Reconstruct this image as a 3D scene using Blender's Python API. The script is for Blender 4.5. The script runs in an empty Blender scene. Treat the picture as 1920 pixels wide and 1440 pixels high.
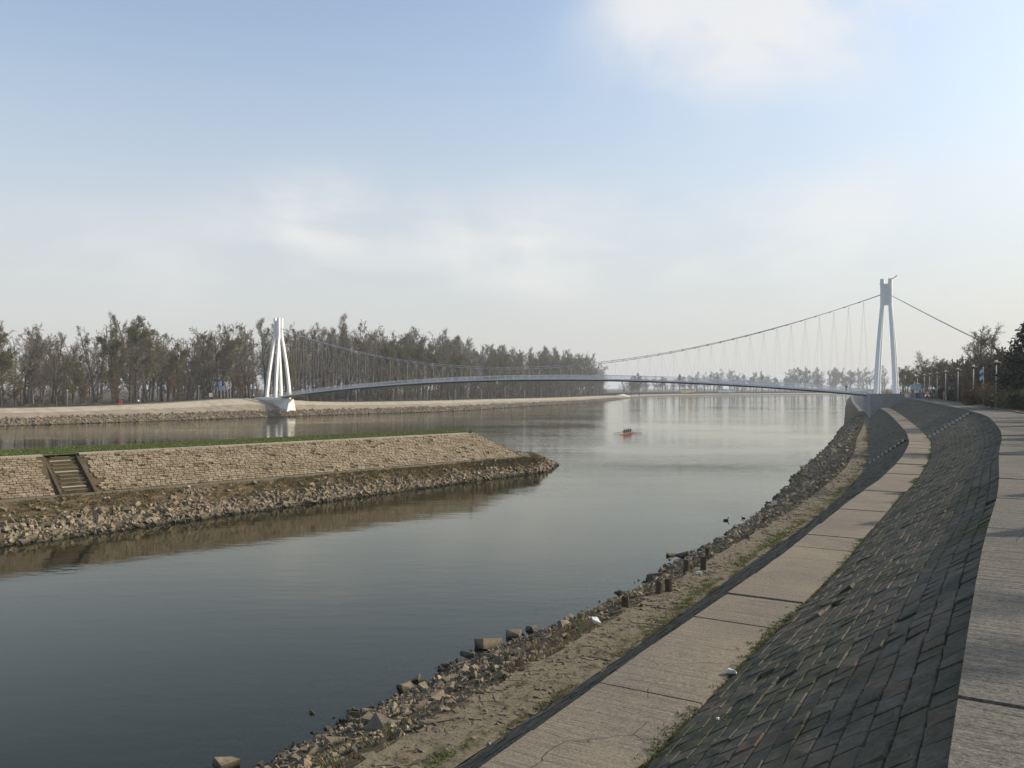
import bpy, bmesh, math, random
import numpy as np
from mathutils import Vector, Matrix

R = math.radians
sc = bpy.context.scene
COL = sc.collection
random.seed(7)
RNG = np.random.default_rng(7)

# ------------------------------------------------------------------ camera
EYE = 10.5                       # metres above the river; the promenade is 2.2 m below the lens
cam_d = bpy.data.cameras.new('camera')
cam_d.sensor_width = 36.0
cam_d.lens = 29.12
cam_d.clip_start = 0.1
cam_d.clip_end = 30000
cam = bpy.data.objects.new('camera', cam_d)
COL.objects.link(cam)
cam.location = (0, 0, EYE)
cam.rotation_euler = (R(90.26), 0, 0)
sc.camera = cam

# ------------------------------------------------------------------ daylight
HAZE = 0.00023
SUN_AZ, SUN_EL = 77.0, 27.8      # degrees clockwise from +Y, degrees above the horizon
w = bpy.data.worlds.new('World')
sc.world = w
w.use_nodes = True
nt = w.node_tree
nt.nodes.clear()
def wn(kind, **kw):
    n = nt.nodes.new(kind)
    for k, v in kw.items():
        setattr(n, k, v)
    return n
def wl(a, ao, b, bi):
    nt.links.new(a.outputs[ao], b.inputs[bi])
def wmath(op, a, b=None, clamp=False):
    n = wn('ShaderNodeMath', operation=op, use_clamp=clamp)
    for i, v in enumerate((a, b)):
        if v is None: continue
        if isinstance(v, (int, float)): n.inputs[i].default_value = v
        else: nt.links.new(v, n.inputs[i])
    return n.outputs[0]
sky = wn('ShaderNodeTexSky', sky_type='NISHITA', sun_disc=False)
sky.sun_elevation = R(SUN_EL)
sky.sun_rotation = R(SUN_AZ)
sky.altitude = 90
sky.air_density = 1.0
sky.dust_density = 2.0
sky.ozone_density = 0.7
tc = wn('ShaderNodeTexCoord')
sep = wn('ShaderNodeSeparateXYZ'); wl(tc, 'Generated', sep, 0)
gx, gy, gz = sep.outputs[0], sep.outputs[1], sep.outputs[2]
# thin cloud sheet: the view direction met with a flat layer overhead
zc = wmath('MAXIMUM', gz, 0.02)
u = wmath('DIVIDE', gx, wmath('ADD', zc, 0.12)); v = wmath('DIVIDE', gy, wmath('ADD', zc, 0.12))
cmb = wn('ShaderNodeCombineXYZ'); nt.links.new(u, cmb.inputs[0]); nt.links.new(v, cmb.inputs[1])
n1 = wn('ShaderNodeTexNoise'); n1.inputs['Scale'].default_value = 1.15; n1.inputs['Detail'].default_value = 7
n1.inputs['Roughness'].default_value = 0.56; n1.inputs['Distortion'].default_value = 0.5
wl(cmb, 0, n1, 'Vector')
n2 = wn('ShaderNodeTexNoise'); n2.inputs['Scale'].default_value = 4.2; n2.inputs['Detail'].default_value = 9
n2.inputs['Distortion'].default_value = 0.8
wl(tc, 'Generated', n2, 'Vector')
# cloud banks: soft masses standing at their own bearings round the sky
def bank(dx, dy, dz, tight, flat=1.0):
    l = math.sqrt(dx*dx+dy*dy+dz*dz); dx, dy, dz = dx/l, dy/l, dz/l
    a = wmath('SUBTRACT', gx, dx); b = wmath('SUBTRACT', gy, dy); c = wmath('MULTIPLY', wmath('SUBTRACT', gz, dz), flat)
    q = wmath('ADD', wmath('ADD', wmath('MULTIPLY', a, a), wmath('MULTIPLY', b, b)), wmath('MULTIPLY', c, c))
    return wmath('EXPONENT', wmath('MULTIPLY', q, -tight))
banks = None
for dx, dy, dz, tg, fl, amp in ((0.25, 1, 0.47, 70, 1.5, 1.15), (0.40, 1, 0.45, 40, 2.4, .5), (-0.235, 1, 0.205, 140, 1.3, .6), (0.03, 1, 0.17, 26, 2.8, .52), (0.45, 1, .20, 20, 2.5, .35), (-.5, 1, .16, 20, 2.6, .25),
                            (-1.2, .5, .35, 18, 1.6, .8), (1, -.8, .5, 12, 1.5, .7), (-.4, -1, .5, 12, 1.6, .8), (-1.5, -.6, .25, 20, 2, .7)):
    b = wmath('MULTIPLY', bank(dx, dy, dz, tg, fl), amp)
    banks = b if banks is None else wmath('ADD', banks, b)
tex = wmath('ADD', wmath('MULTIPLY', n1.outputs['Fac'], 0.55), wmath('MULTIPLY', n2.outputs['Fac'], 0.75))
cl = wmath('MULTIPLY', wmath('MULTIPLY', banks, 1.45), wmath('SUBTRACT', wmath('MULTIPLY', tex, 3.4), 1.55))
cl = wmath('MULTIPLY', cl, 1.0, True)
cl = wmath('MULTIPLY', wmath('MULTIPLY', cl, cl), wmath('SUBTRACT', 3.0, wmath('MULTIPLY', cl, 2.0)))
cl = wmath('MULTIPLY', cl, 0.80)
# the low sky is milky with spring haze
gzc = wmath('MAXIMUM', gz, 0.0)
veil = wmath('MULTIPLY', wmath('EXPONENT', wmath('MULTIPLY', wmath('MULTIPLY', gzc, gzc), -10.0)), 0.90)
mixv = wn('ShaderNodeMix', data_type='RGBA'); nt.links.new(veil, mixv.inputs[0])
wb = wn('ShaderNodeMix', data_type='RGBA', blend_type='MULTIPLY'); wb.inputs[0].default_value = 1.0; wl(sky, 0, wb, 6); wb.inputs[7].default_value = (.98, 1.02, 1.01, 1)   # the camera's daylight balance
nt.links.new(wb.outputs[2], mixv.inputs[6]); mixv.inputs[7].default_value = (3.12, 3.08, 3.05, 1)
mixc = wn('ShaderNodeMix', data_type='RGBA'); nt.links.new(cl, mixc.inputs[0])
nt.links.new(mixv.outputs[2], mixc.inputs[6]); mixc.inputs[7].default_value = (4.3, 4.22, 4.1, 1)
bg = wn('ShaderNodeBackground'); bg.inputs['Strength'].default_value = 0.15
nt.links.new(mixc.outputs[2], bg.inputs['Color'])
wo = wn('ShaderNodeOutputWorld'); wl(bg, 0, wo, 0)

sun_d = bpy.data.lights.new('sun', 'SUN')
sun_d.energy = 3.4
sun_d.angle = R(0.6)
sun_d.color = (1.0, 0.89, 0.72)
sun = bpy.data.objects.new('sun', sun_d)
COL.objects.link(sun)
sdir = Vector((math.sin(R(SUN_AZ))*math.cos(R(SUN_EL)), math.cos(R(SUN_AZ))*math.cos(R(SUN_EL)), math.sin(R(SUN_EL))))
sun.rotation_euler = sdir.to_track_quat('Z', 'Y').to_euler()
sun.location = sdir*200

vs = sc.view_settings
vs.view_transform = 'Standard'
vs.look = 'None'
vs.exposure = 0.52
vs.gamma = 1.0
vs.use_curve_mapping = False
cy = sc.cycles
cy.max_bounces = 6; cy.diffuse_bounces = 2; cy.glossy_bounces = 3; cy.transmission_bounces = 4
cy.transparent_max_bounces = 12; cy.volume_bounces = 0
cy.use_denoising = True
cy.caustics_reflective = False; cy.caustics_refractive = False
cy.sample_clamp_indirect = 4.0

# ------------------------------------------------------------------ helpers
def tag(o, label=None, cat=None, group=None, kind=None):
    if label: o['label'] = label
    if cat: o['category'] = cat
    if group: o['group'] = group
    if kind: o['kind'] = kind
    return o
def link(o, parent=None):
    COL.objects.link(o)
    if parent is not None: o.parent = parent
    return o
def empty(name, loc=(0, 0, 0), rz=0.0):
    o = bpy.data.objects.new(name, None)
    o.empty_display_size = 0.2
    o.location = loc; o.rotation_euler = (0, 0, rz)
    return link(o)
def copy_tree(o, parent=None):
    c = o.copy(); COL.objects.link(c); c.parent = parent
    for ch in o.children: copy_tree(ch, c)
    return c
def mesh_np(name, V, F, mat=None, tint=None, smooth=False):
    """V (n,3), F (m,3) or (m,4) int; tint: one value per vertex"""
    V = np.asarray(V, dtype=np.float32); F = np.asarray(F, dtype=np.int32)
    me = bpy.data.meshes.new(name)
    k = F.shape[1]; m = len(F)
    me.vertices.add(len(V)); me.vertices.foreach_set('co', V.ravel())
    me.loops.add(m*k); me.loops.foreach_set('vertex_index', F.ravel())
    me.polygons.add(m)
    me.polygons.foreach_set('loop_start', np.arange(0, m*k, k, dtype=np.int32))
    me.polygons.foreach_set('loop_total', np.full(m, k, dtype=np.int32))
    me.polygons.foreach_set('use_smooth', np.full(m, smooth, dtype=bool))
    if tint is not None:
        a = me.attributes.new('tint', 'FLOAT', 'POINT')
        a.data.foreach_set('value', np.asarray(tint, dtype=np.float32))
    if mat: me.materials.append(mat)
    me.update(calc_edges=True); me.validate()
    return me
def obj_np(name, V, F, mat=None, parent=None, tint=None, smooth=False):
    return link(bpy.data.objects.new(name, mesh_np(name, V, F, mat, tint, smooth)), parent)

class MB:
    """collects shapes, builds ONE mesh object"""
    def __init__(s): s.v = []; s.f = []
    def raw(s, vs_, fs):
        b = len(s.v); s.v += [tuple(x) for x in vs_]; s.f += [tuple(b+i for i in f) for f in fs]; return s
    def box(s, x0, x1, y0, y1, z0, z1, M=None):
        p = [Vector((x, y, z)) for z in (z0, z1) for x, y in ((x0, y0), (x1, y0), (x1, y1), (x0, y1))]
        if M is not None: p = [M @ q for q in p]
        return s.raw(p, [(3, 2, 1, 0), (4, 5, 6, 7), (0, 1, 5, 4), (1, 2, 6, 5), (2, 3, 7, 6), (3, 0, 4, 7)])
    def frustum(s, lo, hi):
        """lo, hi: matching rings of points"""
        n = len(lo)
        return s.raw(list(lo)+list(hi), [tuple(reversed(range(n))), tuple(range(n, 2*n))]+[(i, (i+1) % n, n+(i+1) % n, n+i) for i in range(n)])
    def tube(s, pts, rad, k=8, cap=True):
        pts = [Vector(p) for p in pts]
        if not hasattr(rad, '__len__'): rad = [rad]*len(pts)
        rings = []
        up = Vector((0, 0, 1))
        for i, p in enumerate(pts):
            t = (pts[min(i+1, len(pts)-1)]-pts[max(i-1, 0)])
            t = t.normalized() if t.length > 1e-9 else Vector((0, 0, 1))
            a = up if abs(t.dot(up)) < 0.95 else Vector((1, 0, 0))
            x = t.cross(a).normalized(); y = t.cross(x).normalized()
            rings.append([p+(x*math.cos(2*math.pi*j/k)+y*math.sin(2*math.pi*j/k))*rad[i] for j in range(k)])
        b = len(s.v)
        for r in rings: s.v += [tuple(q) for q in r]
        for i in range(len(rings)-1):
            for j in range(k):
                s.f.append((b+i*k+j, b+i*k+(j+1) % k, b+(i+1)*k+(j+1) % k, b+(i+1)*k+j))
        if cap:
            s.f.append(tuple(b+j for j in range(k))); s.f.append(tuple(b+(len(rings)-1)*k+j for j in reversed(range(k))))
        return s
    def lathe(s, prof, k=12, c=(0, 0, 0)):
        b = len(s.v); n = len(prof)
        for r_, z in prof:
            for j in range(k):
                a = 2*math.pi*j/k
                s.v.append((c[0]+r_*math.cos(a), c[1]+r_*math.sin(a), c[2]+z))
        for i in range(n-1):
            for j in range(k):
                s.f.append((b+i*k+j, b+i*k+(j+1) % k, b+(i+1)*k+(j+1) % k, b+(i+1)*k+j))
        s.f.append(tuple(b+j for j in reversed(range(k)))); s.f.append(tuple(b+(n-1)*k+j for j in range(k)))
        return s
    def build(s, name, mat, parent=None, smooth=False):
        me = bpy.data.meshes.new(name)
        me.from_pydata(s.v, [], s.f)
        bm = bmesh.new(); bm.from_mesh(me); bmesh.ops.recalc_face_normals(bm, faces=bm.faces); bm.to_mesh(me); bm.free()
        if smooth:
            for p in me.polygons: p.use_smooth = True
        if mat: me.materials.append(mat)
        me.update()
        return link(bpy.data.objects.new(name, me), parent)

# ------------------------------------------------------------------ materials
class NT:
    def __init__(s, name):
        s.m = bpy.data.materials.new(name); s.m.use_nodes = True
        s.t = s.m.node_tree; s.t.nodes.clear()
        s.out = s.n('ShaderNodeOutputMaterial')
    def n(s, kind, **kw):
        x = s.t.nodes.new(kind)
        for k, v in kw.items(): setattr(x, k, v)
        return x
    def set(s, sock, v):
        if isinstance(v, bpy.types.NodeSocket): s.t.links.new(v, sock)
        elif isinstance(v, (tuple, list)): sock.default_value = tuple(v)+((1,) if len(v) == 3 and len(sock.default_value) == 4 else ())
        else: sock.default_value = v
    def math(s, op, a, b=0.0, clamp=False):
        x = s.n('ShaderNodeMath', operation=op, use_clamp=clamp); s.set(x.inputs[0], a); s.set(x.inputs[1], b); return x.outputs[0]
    def mix(s, f, a, b, blend='MIX'):
        x = s.n('ShaderNodeMix', data_type='RGBA', blend_type=blend); s.set(x.inputs[0], f); s.set(x.inputs[6], a); s.set(x.inputs[7], b); return x.outputs[2]
    def pos(s): return s.n('ShaderNodeNewGeometry').outputs['Position']
    def obj(s): return s.n('ShaderNodeTexCoord').outputs['Object']
    def scaled(s, vec, sx, sy, sz, rz=0.0):
        x = s.n('ShaderNodeMapping'); s.set(x.inputs[0], vec); x.inputs['Scale'].default_value = (sx, sy, sz); x.inputs['Rotation'].default_value = (0, 0, rz); return x.outputs[0]
    def noise(s, vec, scale, detail=4, rough=0.55, dist=0.0, col=False):
        x = s.n('ShaderNodeTexNoise'); s.set(x.inputs['Vector'], vec)
        x.inputs['Scale'].default_value = scale; x.inputs['Detail'].default_value = detail
        x.inputs['Roughness'].default_value = rough; x.inputs['Distortion'].default_value = dist
        return x.outputs['Color' if col else 'Fac']
    def voro(s, vec, scale, feat='F1', out='Distance'):
        x = s.n('ShaderNodeTexVoronoi', feature=feat); s.set(x.inputs['Vector'], vec); x.inputs['Scale'].default_value = scale; return x.outputs[out]
    def ramp(s, f, *stops):
        x = s.n('ShaderNodeValToRGB'); e = x.color_ramp.elements
        while len(e) < len(stops): e.new(0.5)
        for el, (p, c) in zip(e, stops):
            el.position = p; el.color = (tuple(c)+(1,)) if len(c) == 3 else c
        s.set(x.inputs[0], f); return x.outputs[0]
    def rng(s, f, a, b, c=0.0, d=1.0):
        x = s.n('ShaderNodeMapRange'); s.set(x.inputs[0], f)
        for i, q in enumerate((a, b, c, d)): x.inputs[i+1].default_value = q
        return x.outputs[0]
    def rnd(s):
        """one value per piece, whether it is its own object or joined with others"""
        a = s.n('ShaderNodeAttribute', attribute_name='tint').outputs['Fac']
        return s.math('FRACT', s.math('ADD', a, s.n('ShaderNodeObjectInfo').outputs['Random']))
    def bump(s, h, strength=0.5, dist=0.02):
        x = s.n('ShaderNodeBump'); s.set(x.inputs['Height'], h); x.inputs['Strength'].default_value = strength; x.inputs['Distance'].default_value = dist; return x.outputs[0]
    def finish(s, col, rough=0.85, normal=None, spec=0.3, metal=0.0, trans=None):
        p = s.n('ShaderNodeBsdfPrincipled'); s.set(p.inputs['Base Color'], col); s.set(p.inputs['Roughness'], rough)
        s.set(p.inputs['Specular IOR Level'], spec); s.set(p.inputs['Metallic'], metal)
        if normal is not None: s.set(p.inputs['Normal'], normal)
        sh = p.outputs[0]
        if trans:
            tr = s.n('ShaderNodeBsdfTranslucent'); s.set(tr.inputs['Color'], col)
            mx = s.n('ShaderNodeMixShader'); mx.inputs[0].default_value = trans
            s.t.links.new(sh, mx.inputs[1]); s.t.links.new(tr.outputs[0], mx.inputs[2]); sh = mx.outputs[0]
        s.t.links.new(sh, s.out.inputs['Surface'])
        return s.m
def plain(name, col, rough=0.6, metal=0.0, spec=0.4, var=0.12, scale=3.0):
    t = NT(name)
    n = t.noise(t.obj(), scale, 5)
    c = t.mix(t.rng(n, 0.3, 0.7), [x*(1-var) for x in col], [min(1, x*(1+var)) for x in col])
    return t.finish(c, rough, None, spec, metal)
def piece(name, cols, rough=0.9, grain=9.0, bstr=0.5, bdist=0.02, dirt=(0.05, 0.045, 0.035), dirt_amt=0.5, lichen=None, wet=False, moss=None):
    """stone-like pieces, one tone each, with grain, stains and relief"""
    t = NT(name)
    stops = [(i/(len(cols)-1), c) for i, c in enumerate(cols)]
    c = t.ramp(t.rnd(), *stops)
    p = t.pos()
    g = t.math('ADD', t.math('MULTIPLY', t.noise(p, grain, 8, 0.65), .6), t.math('MULTIPLY', t.noise(p, grain*4.5, 4, 0.7), .4))
    c = t.mix(t.rng(g, 0.25, 0.75), t.mix(0.55, c, (0, 0, 0)), t.mix(0.12, c, (0.9, 0.88, 0.8)))
    d = t.noise(p, grain*0.12, 5, 0.6)
    c = t.mix(t.math('MULTIPLY', t.rng(d, 0.42, 0.68), dirt_amt), c, dirt)
    if lichen:
        l = t.noise(p, grain*1.7, 3, 0.5)
        c = t.mix(t.math('MULTIPLY', t.rng(l, 0.58, 0.68), 0.55), c, lichen)
    if moss:  # broad green-brown growth in patches
        c = t.mix(t.math('MULTIPLY', t.rng(t.noise(p, .45, 6, .65, .5), .46, .64), .65), c, moss)
        c = t.mix(t.math('MULTIPLY', t.rng(t.noise(t.scaled(p, 1, 1, 1, 1.1), .33, 6, .6), .52, .66), .45), c, (.13, .105, .07))
    if wet:   # stone that the river keeps damp, a hand above the waterline
        z = t.n('ShaderNodeSeparateXYZ'); t.set(z.inputs[0], p)
        wz = t.rng(t.math('ADD', z.outputs[2], t.math('MULTIPLY', g, 0.2)), 0.12, 0.42, 0.0, 1.0)
        c = t.mix(wz, (0.035, 0.034, 0.022), c)
    return t.finish(c, rough, t.bump(g, bstr, bdist), 0.2)

M = {}
M['slab'] = piece('concrete_slab_weathered', [(.105, .085, .050), (.076, .063, .039), (.12, .097, .057), (.064, .055, .035), (.095, .078, .046), (.155, .09, .05), (.083, .069, .043)], grain=13, bstr=1.0, bdist=.03, dirt=(.028, .030, .017), dirt_amt=.7, lichen=(.17, .165, .12), moss=(.055, .06, .02))
M['block'] = piece('yellow_limestone_block', [(.275, .205, .112), (.335, .26, .15), (.21, .148, .08), (.36, .295, .19), (.25, .172, .095), (.285, .225, .14), (.19, .122, .068)], grain=7, bstr=.7, dirt=(.12, .09, .05), dirt_amt=.7)
M['stone'] = piece('river_stone', [(.28, .205, .115), (.20, .148, .085), (.35, .27, .165), (.24, .168, .092), (.16, .122, .075), (.31, .24, .15)], grain=6, bstr=.8, bdist=.04, dirt=(.09, .075, .045), dirt_amt=.55, wet=True)
M['gravel'] = piece('gravel_stone', [(.24, .175, .10), (.15, .11, .065), (.33, .26, .165), (.18, .132, .072), (.10, .075, .045), (.23, .145, .085)], grain=14, bstr=.5, dirt=(.07, .06, .04), dirt_amt=.6, wet=True)

def concrete(name, c1, c2, groove=None, speck=0.5, stain=(.10, .085, .065), stain_amt=.6, gscale=1.0):
    t = NT(name); p = t.pos()
    a = t.noise(p, 0.55, 6, .6); b = t.noise(p, 28, 6, .7)
    c = t.mix(t.rng(a, .3, .7), c1, c2)
    c = t.mix(t.math('MULTIPLY', t.rng(t.noise(p, .23, 7, .68, .6), .47, .63), stain_amt), c, stain)
    c = t.mix(t.rng(b, .25, .78), t.mix(.5, c, (0, 0, 0)), t.mix(.15, c, (1, .97, .9)))
    sp = t.voro(p, 34)
    c = t.mix(t.math('MULTIPLY', t.rng(sp, .06, .20, 1, 0), speck), c, (.48, .45, .40))
    dk = t.voro(t.scaled(p, 1, 1, 1, .6), 19)
    c = t.mix(t.math('MULTIPLY', t.rng(dk, .05, .16, 1, 0), speck*.8), c, (.05, .045, .04))
    wv_ = t.n('ShaderNodeVectorMath', operation='ADD'); t.set(wv_.inputs[0], p); t.set(wv_.inputs[1], t.mix(.5, (0, 0, 0), t.noise(p, .9, 4, .6, 0, True)))
    ck = t.rng(t.voro(wv_.outputs[0], .38, 'DISTANCE_TO_EDGE'), 0.0, .006, 1, 0)
    ck = t.math('MULTIPLY', ck, t.rng(t.noise(p, .5, 3), .47, .56))
    c = t.mix(t.math('MULTIPLY', ck, .5), c, (.03, .027, .02))
    h = t.math('SUBTRACT', t.math('ADD', b, t.math('MULTIPLY', a, .4)), ck)
    if groove:
        g = t.noise(t.scaled(t.scaled(p, 1, 1, 1, groove[0]), groove[1]*2.6, .8, 1), 1.0, 4, .6)      # broom marks and worn ribs across the path
        gm = t.rng(g, .36, .56)
        h = t.math('ADD', h, t.math('MULTIPLY', gm, groove[2]))
        c = t.mix(t.math('MULTIPLY', t.math('MULTIPLY', t.rng(gm, .0, .5, 1, 0), groove[3]*2.2), t.rng(t.noise(p, .7, 4), .40, .62, 0.1, 1)), c, (.055, .048, .038))
    return t.finish(c, .92, t.bump(h, .6, .02), .15)
M['prom'] = concrete('promenade_concrete', (.070, .060, .041), (.125, .108, .075), groove=(-R(59), 3.6, 1.3, .3), speck=.55, stain=(.075, .068, .05), stain_amt=.8)
M['berm'] = concrete('berm_concrete', (.14, .106, .064), (.238, .184, .112), groove=(-R(59), 3.4, .7, .16), speck=.6, stain=(.125, .095, .064), stain_amt=.8)
M['cap'] = concrete('cap_concrete', (.13, .125, .11), (.19, .18, .15), speck=.4)
M['lowslope'] = concrete('lower_slope_concrete', (.10, .095, .08), (.15, .14, .115), speck=.3, stain=(.06, .055, .045))
M['abut'] = concrete('abutment_concrete', (.33, .33, .33), (.40, .40, .39), speck=.1, stain=(.26, .26, .255), stain_amt=.4)
M['bankslab'] = concrete('far_bank_concrete', (.43, .36, .25), (.52, .45, .33), speck=.2, stain=(.30, .235, .145), stain_amt=.8)
M['bankbrown'] = concrete('far_bank_lower_concrete', (.25, .195, .12), (.36, .29, .19), speck=.2, stain=(.18, .13, .075), stain_amt=.8)
M['ledge'] = concrete('ledge_concrete', (.40, .35, .25), (.48, .42, .31), speck=.4, stain=(.24, .19, .12))

def ground(name, cols, scale, bump=.5, fine=18.):
    t = NT(name); p = t.pos()
    a = t.noise(p, scale, 7, .65, .4); b = t.noise(p, fine, 5, .65)
    k = t.math('ADD', t.math('MULTIPLY', a, .75), t.math('MULTIPLY', b, .25))
    lo, hi = .30, .70
    c = t.ramp(t.rng(k, lo, hi), *[(i/(len(cols)-1), q) for i, q in enumerate(cols)])
    c = t.mix(t.rng(b, .3, .75), t.mix(.45, c, (0, 0, 0)), c)
    z = t.n('ShaderNodeSeparateXYZ'); t.set(z.inputs[0], p)
    c = t.mix(t.rng(t.math('ADD', z.outputs[2], t.math('MULTIPLY', b, .25)), .15, .5, 0, 1), (.030, .028, .018), c)
    return t.finish(c, .95, t.bump(k, bump, .06), .1)
M['earth'] = ground('bank_earth', [(.085, .06, .03), (.14, .10, .052), (.19, .14, .08), (.10, .085, .032)], 1.3)
M['stonepath'] = ground('rough_stone_path', [(.085, .068, .043), (.175, .145, .095), (.235, .198, .135), (.10, .083, .052), (.16, .132, .086)], 2.6, .8)
M['mortar'] = ground('wall_mortar', [(.07, .055, .035), (.12, .092, .055), (.16, .125, .08)], 1.1)
M['lawn'] = ground('lawn', [(.06, .085, .02), (.09, .13, .03), (.14, .15, .055)], .5)
M['farlawn'] = ground('far_lawn', [(.05, .065, .025), (.08, .085, .035), (.12, .10, .06)], .05, fine=.6)
M['leaflitter'] = ground('leaf_litter', [(.07, .055, .035), (.11, .085, .05), (.14, .11, .07)], .3, fine=2)
M['farpath'] = ground('far_promenade_paving', [(.24, .225, .20), (.31, .29, .26)], .4, .2, fine=3)
M['mud'] = ground('riverbed_mud', [(.022, .022, .013), (.040, .037, .021), (.030, .029, .017)], .6, .6, 6)
M['sandbar'] = ground('sand_bank', [(.20, .16, .10), (.30, .25, .17), (.18, .16, .08)], .08, .3, .9)

def leafy(name, c1, c2, trans=.25, rough=.7):
    t = NT(name)
    c = t.mix(t.rnd(), c1, c2)
    return t.finish(c, rough, None, .25, 0, trans)
M['grass'] = leafy('grass_blade', (.095, .125, .028), (.16, .18, .05))
M['drygrass'] = leafy('dry_grass_blade', (.21, .17, .08), (.13, .13, .045))
M['moss'] = leafy('mossy_weed', (.05, .07, .018), (.11, .11, .03))
M['weed_red'] = leafy('dead_weed', (.16, .085, .045), (.12, .10, .05))
def bark(name, c1, c2, sc_=2.0):
    t = NT(name); o = t.obj()
    n = t.noise(t.scaled(o, 1, 1, .25), sc_, 5, .6)
    c = t.mix(t.rng(n, .35, .65), c1, c2)
    c = t.mix(t.math('MULTIPLY', t.n('ShaderNodeObjectInfo').outputs['Random'], .35), c, (.06, .05, .04))
    return t.finish(c, .95, t.bump(n, .6, .05), .1)
M['bark'] = bark('grey_bark', (.055, .047, .038), (.10, .088, .07))
M['palebark'] = bark('pale_bark', (.20, .185, .16), (.36, .34, .30))
def twig(name, c1, c2):
    t = NT(name); c = t.mix(t.n('ShaderNodeObjectInfo').outputs['Random'], c1, c2)
    return t.finish(c, .95, None, .08)
M['twig'] = twig('bare_twig', (.115, .091, .06), (.17, .138, .094))
M['bud'] = leafy('olive_bud', (.10, .083, .042), (.145, .122, .062), .25)
M['twigred'] = twig('reddish_twig', (.16, .092, .055), (.125, .085, .055))
M['twiggreen'] = twig('greenish_twig', (.15, .125, .06), (.19, .155, .08))
M['leafgreen'] = leafy('spring_leaf', (.105, .098, .028), (.15, .13, .046), .35)
M['leafrust'] = leafy('rust_bud', (.17, .085, .04), (.12, .09, .045), .2)
M['leafyellow'] = leafy('yellow_blossom', (.22, .19, .05), (.15, .14, .05), .3)
M['mistletoe'] = leafy('mistletoe_leaf', (.022, .03, .012), (.04, .045, .02), .05)
M['needle'] = leafy('conifer_needle', (.012, .02, .010), (.028, .036, .016), .03)
M['hedge'] = leafy('evergreen_leaf', (.018, .027, .012), (.038, .048, .018), .06)

M['white'] = plain('white_painted_steel', (.80, .80, .78), .45, var=.05, scale=.8)
M['cable'] = plain('galvanised_cable', (.42, .43, .45), .5, .2, var=.1)
M['deckdark'] = plain('deck_steel_underside', (.15, .17, .17), .6, var=.15, scale=.5)
M['decklight'] = plain('deck_fascia', (.74, .74, .72), .5, var=.1, scale=.7)
M['rail'] = plain('railing_steel', (.80, .80, .79), .4, .0, var=.06)
M['lamppost'] = plain('pale_lamp_post', (.36, .355, .335), .5, var=.08)
M['lamphead'] = plain('lamp_head_glass', (.62, .60, .50), .25, var=.08)
M['darkmetal'] = plain('dark_metal', (.045, .047, .05), .5, .3)
M['timber'] = ground('weathered_timber', [(.07, .055, .035), (.13, .105, .07), (.09, .075, .05)], 5, .9, 30)
M['blue'] = plain('blue_paint', (.035, .055, .13), .5)
M['skyblue'] = plain('pale_blue_print', (.30, .45, .52), .5, var=.3, scale=1.5)
M['cream'] = plain('cream_paint', (.62, .56, .46), .6)
M['signwhite'] = plain('sign_white', (.72, .73, .74), .5)
M['yellow'] = plain('yellow_paint', (.72, .56, .18), .5)
M['red'] = plain('red_plastic', (.55, .06, .05), .5)
M['orange'] = plain('orange_hull', (.40, .14, .07), .3, var=.06)
M['oar'] = plain('grey_oar_shaft', (.16, .15, .15), .4)
M['oarblade'] = plain('pink_oar_blade', (.66, .42, .42), .4)
M['skin'] = plain('skin', (.50, .31, .23), .6, var=.06)
M['hair'] = plain('dark_hair', (.035, .025, .02), .7)
M['bag'] = plain('white_plastic', (.55, .53, .49), .5, var=.1, scale=9)
M['glass'] = plain('dark_car_glass', (.03, .035, .04), .1)
M['tyre'] = plain('rubber', (.025, .025, .026), .8)
M['carsilver'] = plain('silver_car_paint', (.52, .54, .56), .3, .2)
M['carwhite'] = plain('white_car_paint', (.75, .76, .77), .3)
M['joint'] = plain('dark_joint', (.035, .032, .026), .95)
CLOTH = {}
def cloth(c):
    k = tuple(c)
    if k not in CLOTH: CLOTH[k] = plain('cloth', c, .9, var=.15, scale=8)
    return CLOTH[k]

# river water: mirror by Fresnel over a murky green-brown body that thins to the bed
t = NT('river_water'); p = t.pos()
body = t.n('ShaderNodeBsdfDiffuse'); body.inputs['Color'].default_value = (.032, .036, .015, 1)
tr = t.n('ShaderNodeBsdfTransparent'); tr.inputs['Color'].default_value = (.70, .72, .52, 1)
mb = t.n('ShaderNodeMixShader'); mb.inputs[0].default_value = .70
t.t.links.new(body.outputs[0], mb.inputs[1]); t.t.links.new(tr.outputs[0], mb.inputs[2])
rip = t.noise(t.scaled(p, .55, 1.5, 1, R(20)), 1.1, 3, .5, .3)
rip2 = t.noise(t.scaled(p, .3, .9, 1, R(-12)), .28, 2, .5)
calm = t.rng(t.noise(t.scaled(p, .012, .035, 1, R(-8)), 1.0, 3, .5), .36, .62, .16, 1.0)
ys = t.n('ShaderNodeSeparateXYZ'); t.set(ys.inputs[0], p)
basin = t.rng(t.math('ADD', ys.outputs[1], t.math('MULTIPLY', rip2, 12)), 62, 112, .30, 1.25)   # the basin behind the spit lies still, the open river runs
hh = t.math('MULTIPLY', t.math('MULTIPLY', t.math('ADD', t.math('MULTIPLY', rip, .45), rip2), calm), basin)
wk = t.n('ShaderNodeVectorMath', operation='DISTANCE'); t.set(wk.inputs[0], t.scaled(p, 1, .55, 1)); wk.inputs[1].default_value = (22, 98, 0)     # wash of the rowing shell
hh = t.math('ADD', hh, t.math('MULTIPLY', t.noise(t.scaled(p, .35, 1.1, 1, R(-25)), .9, 2, .5), t.rng(wk.outputs['Value'], 4, 24, .9, 0)))
bn = t.bump(hh, .62, .10)
gl = t.n('ShaderNodeBsdfGlossy'); gl.inputs['Roughness'].default_value = .045; gl.inputs['Color'].default_value = (.95, .94, .87, 1)
t.set(gl.inputs['Normal'], bn)
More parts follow.
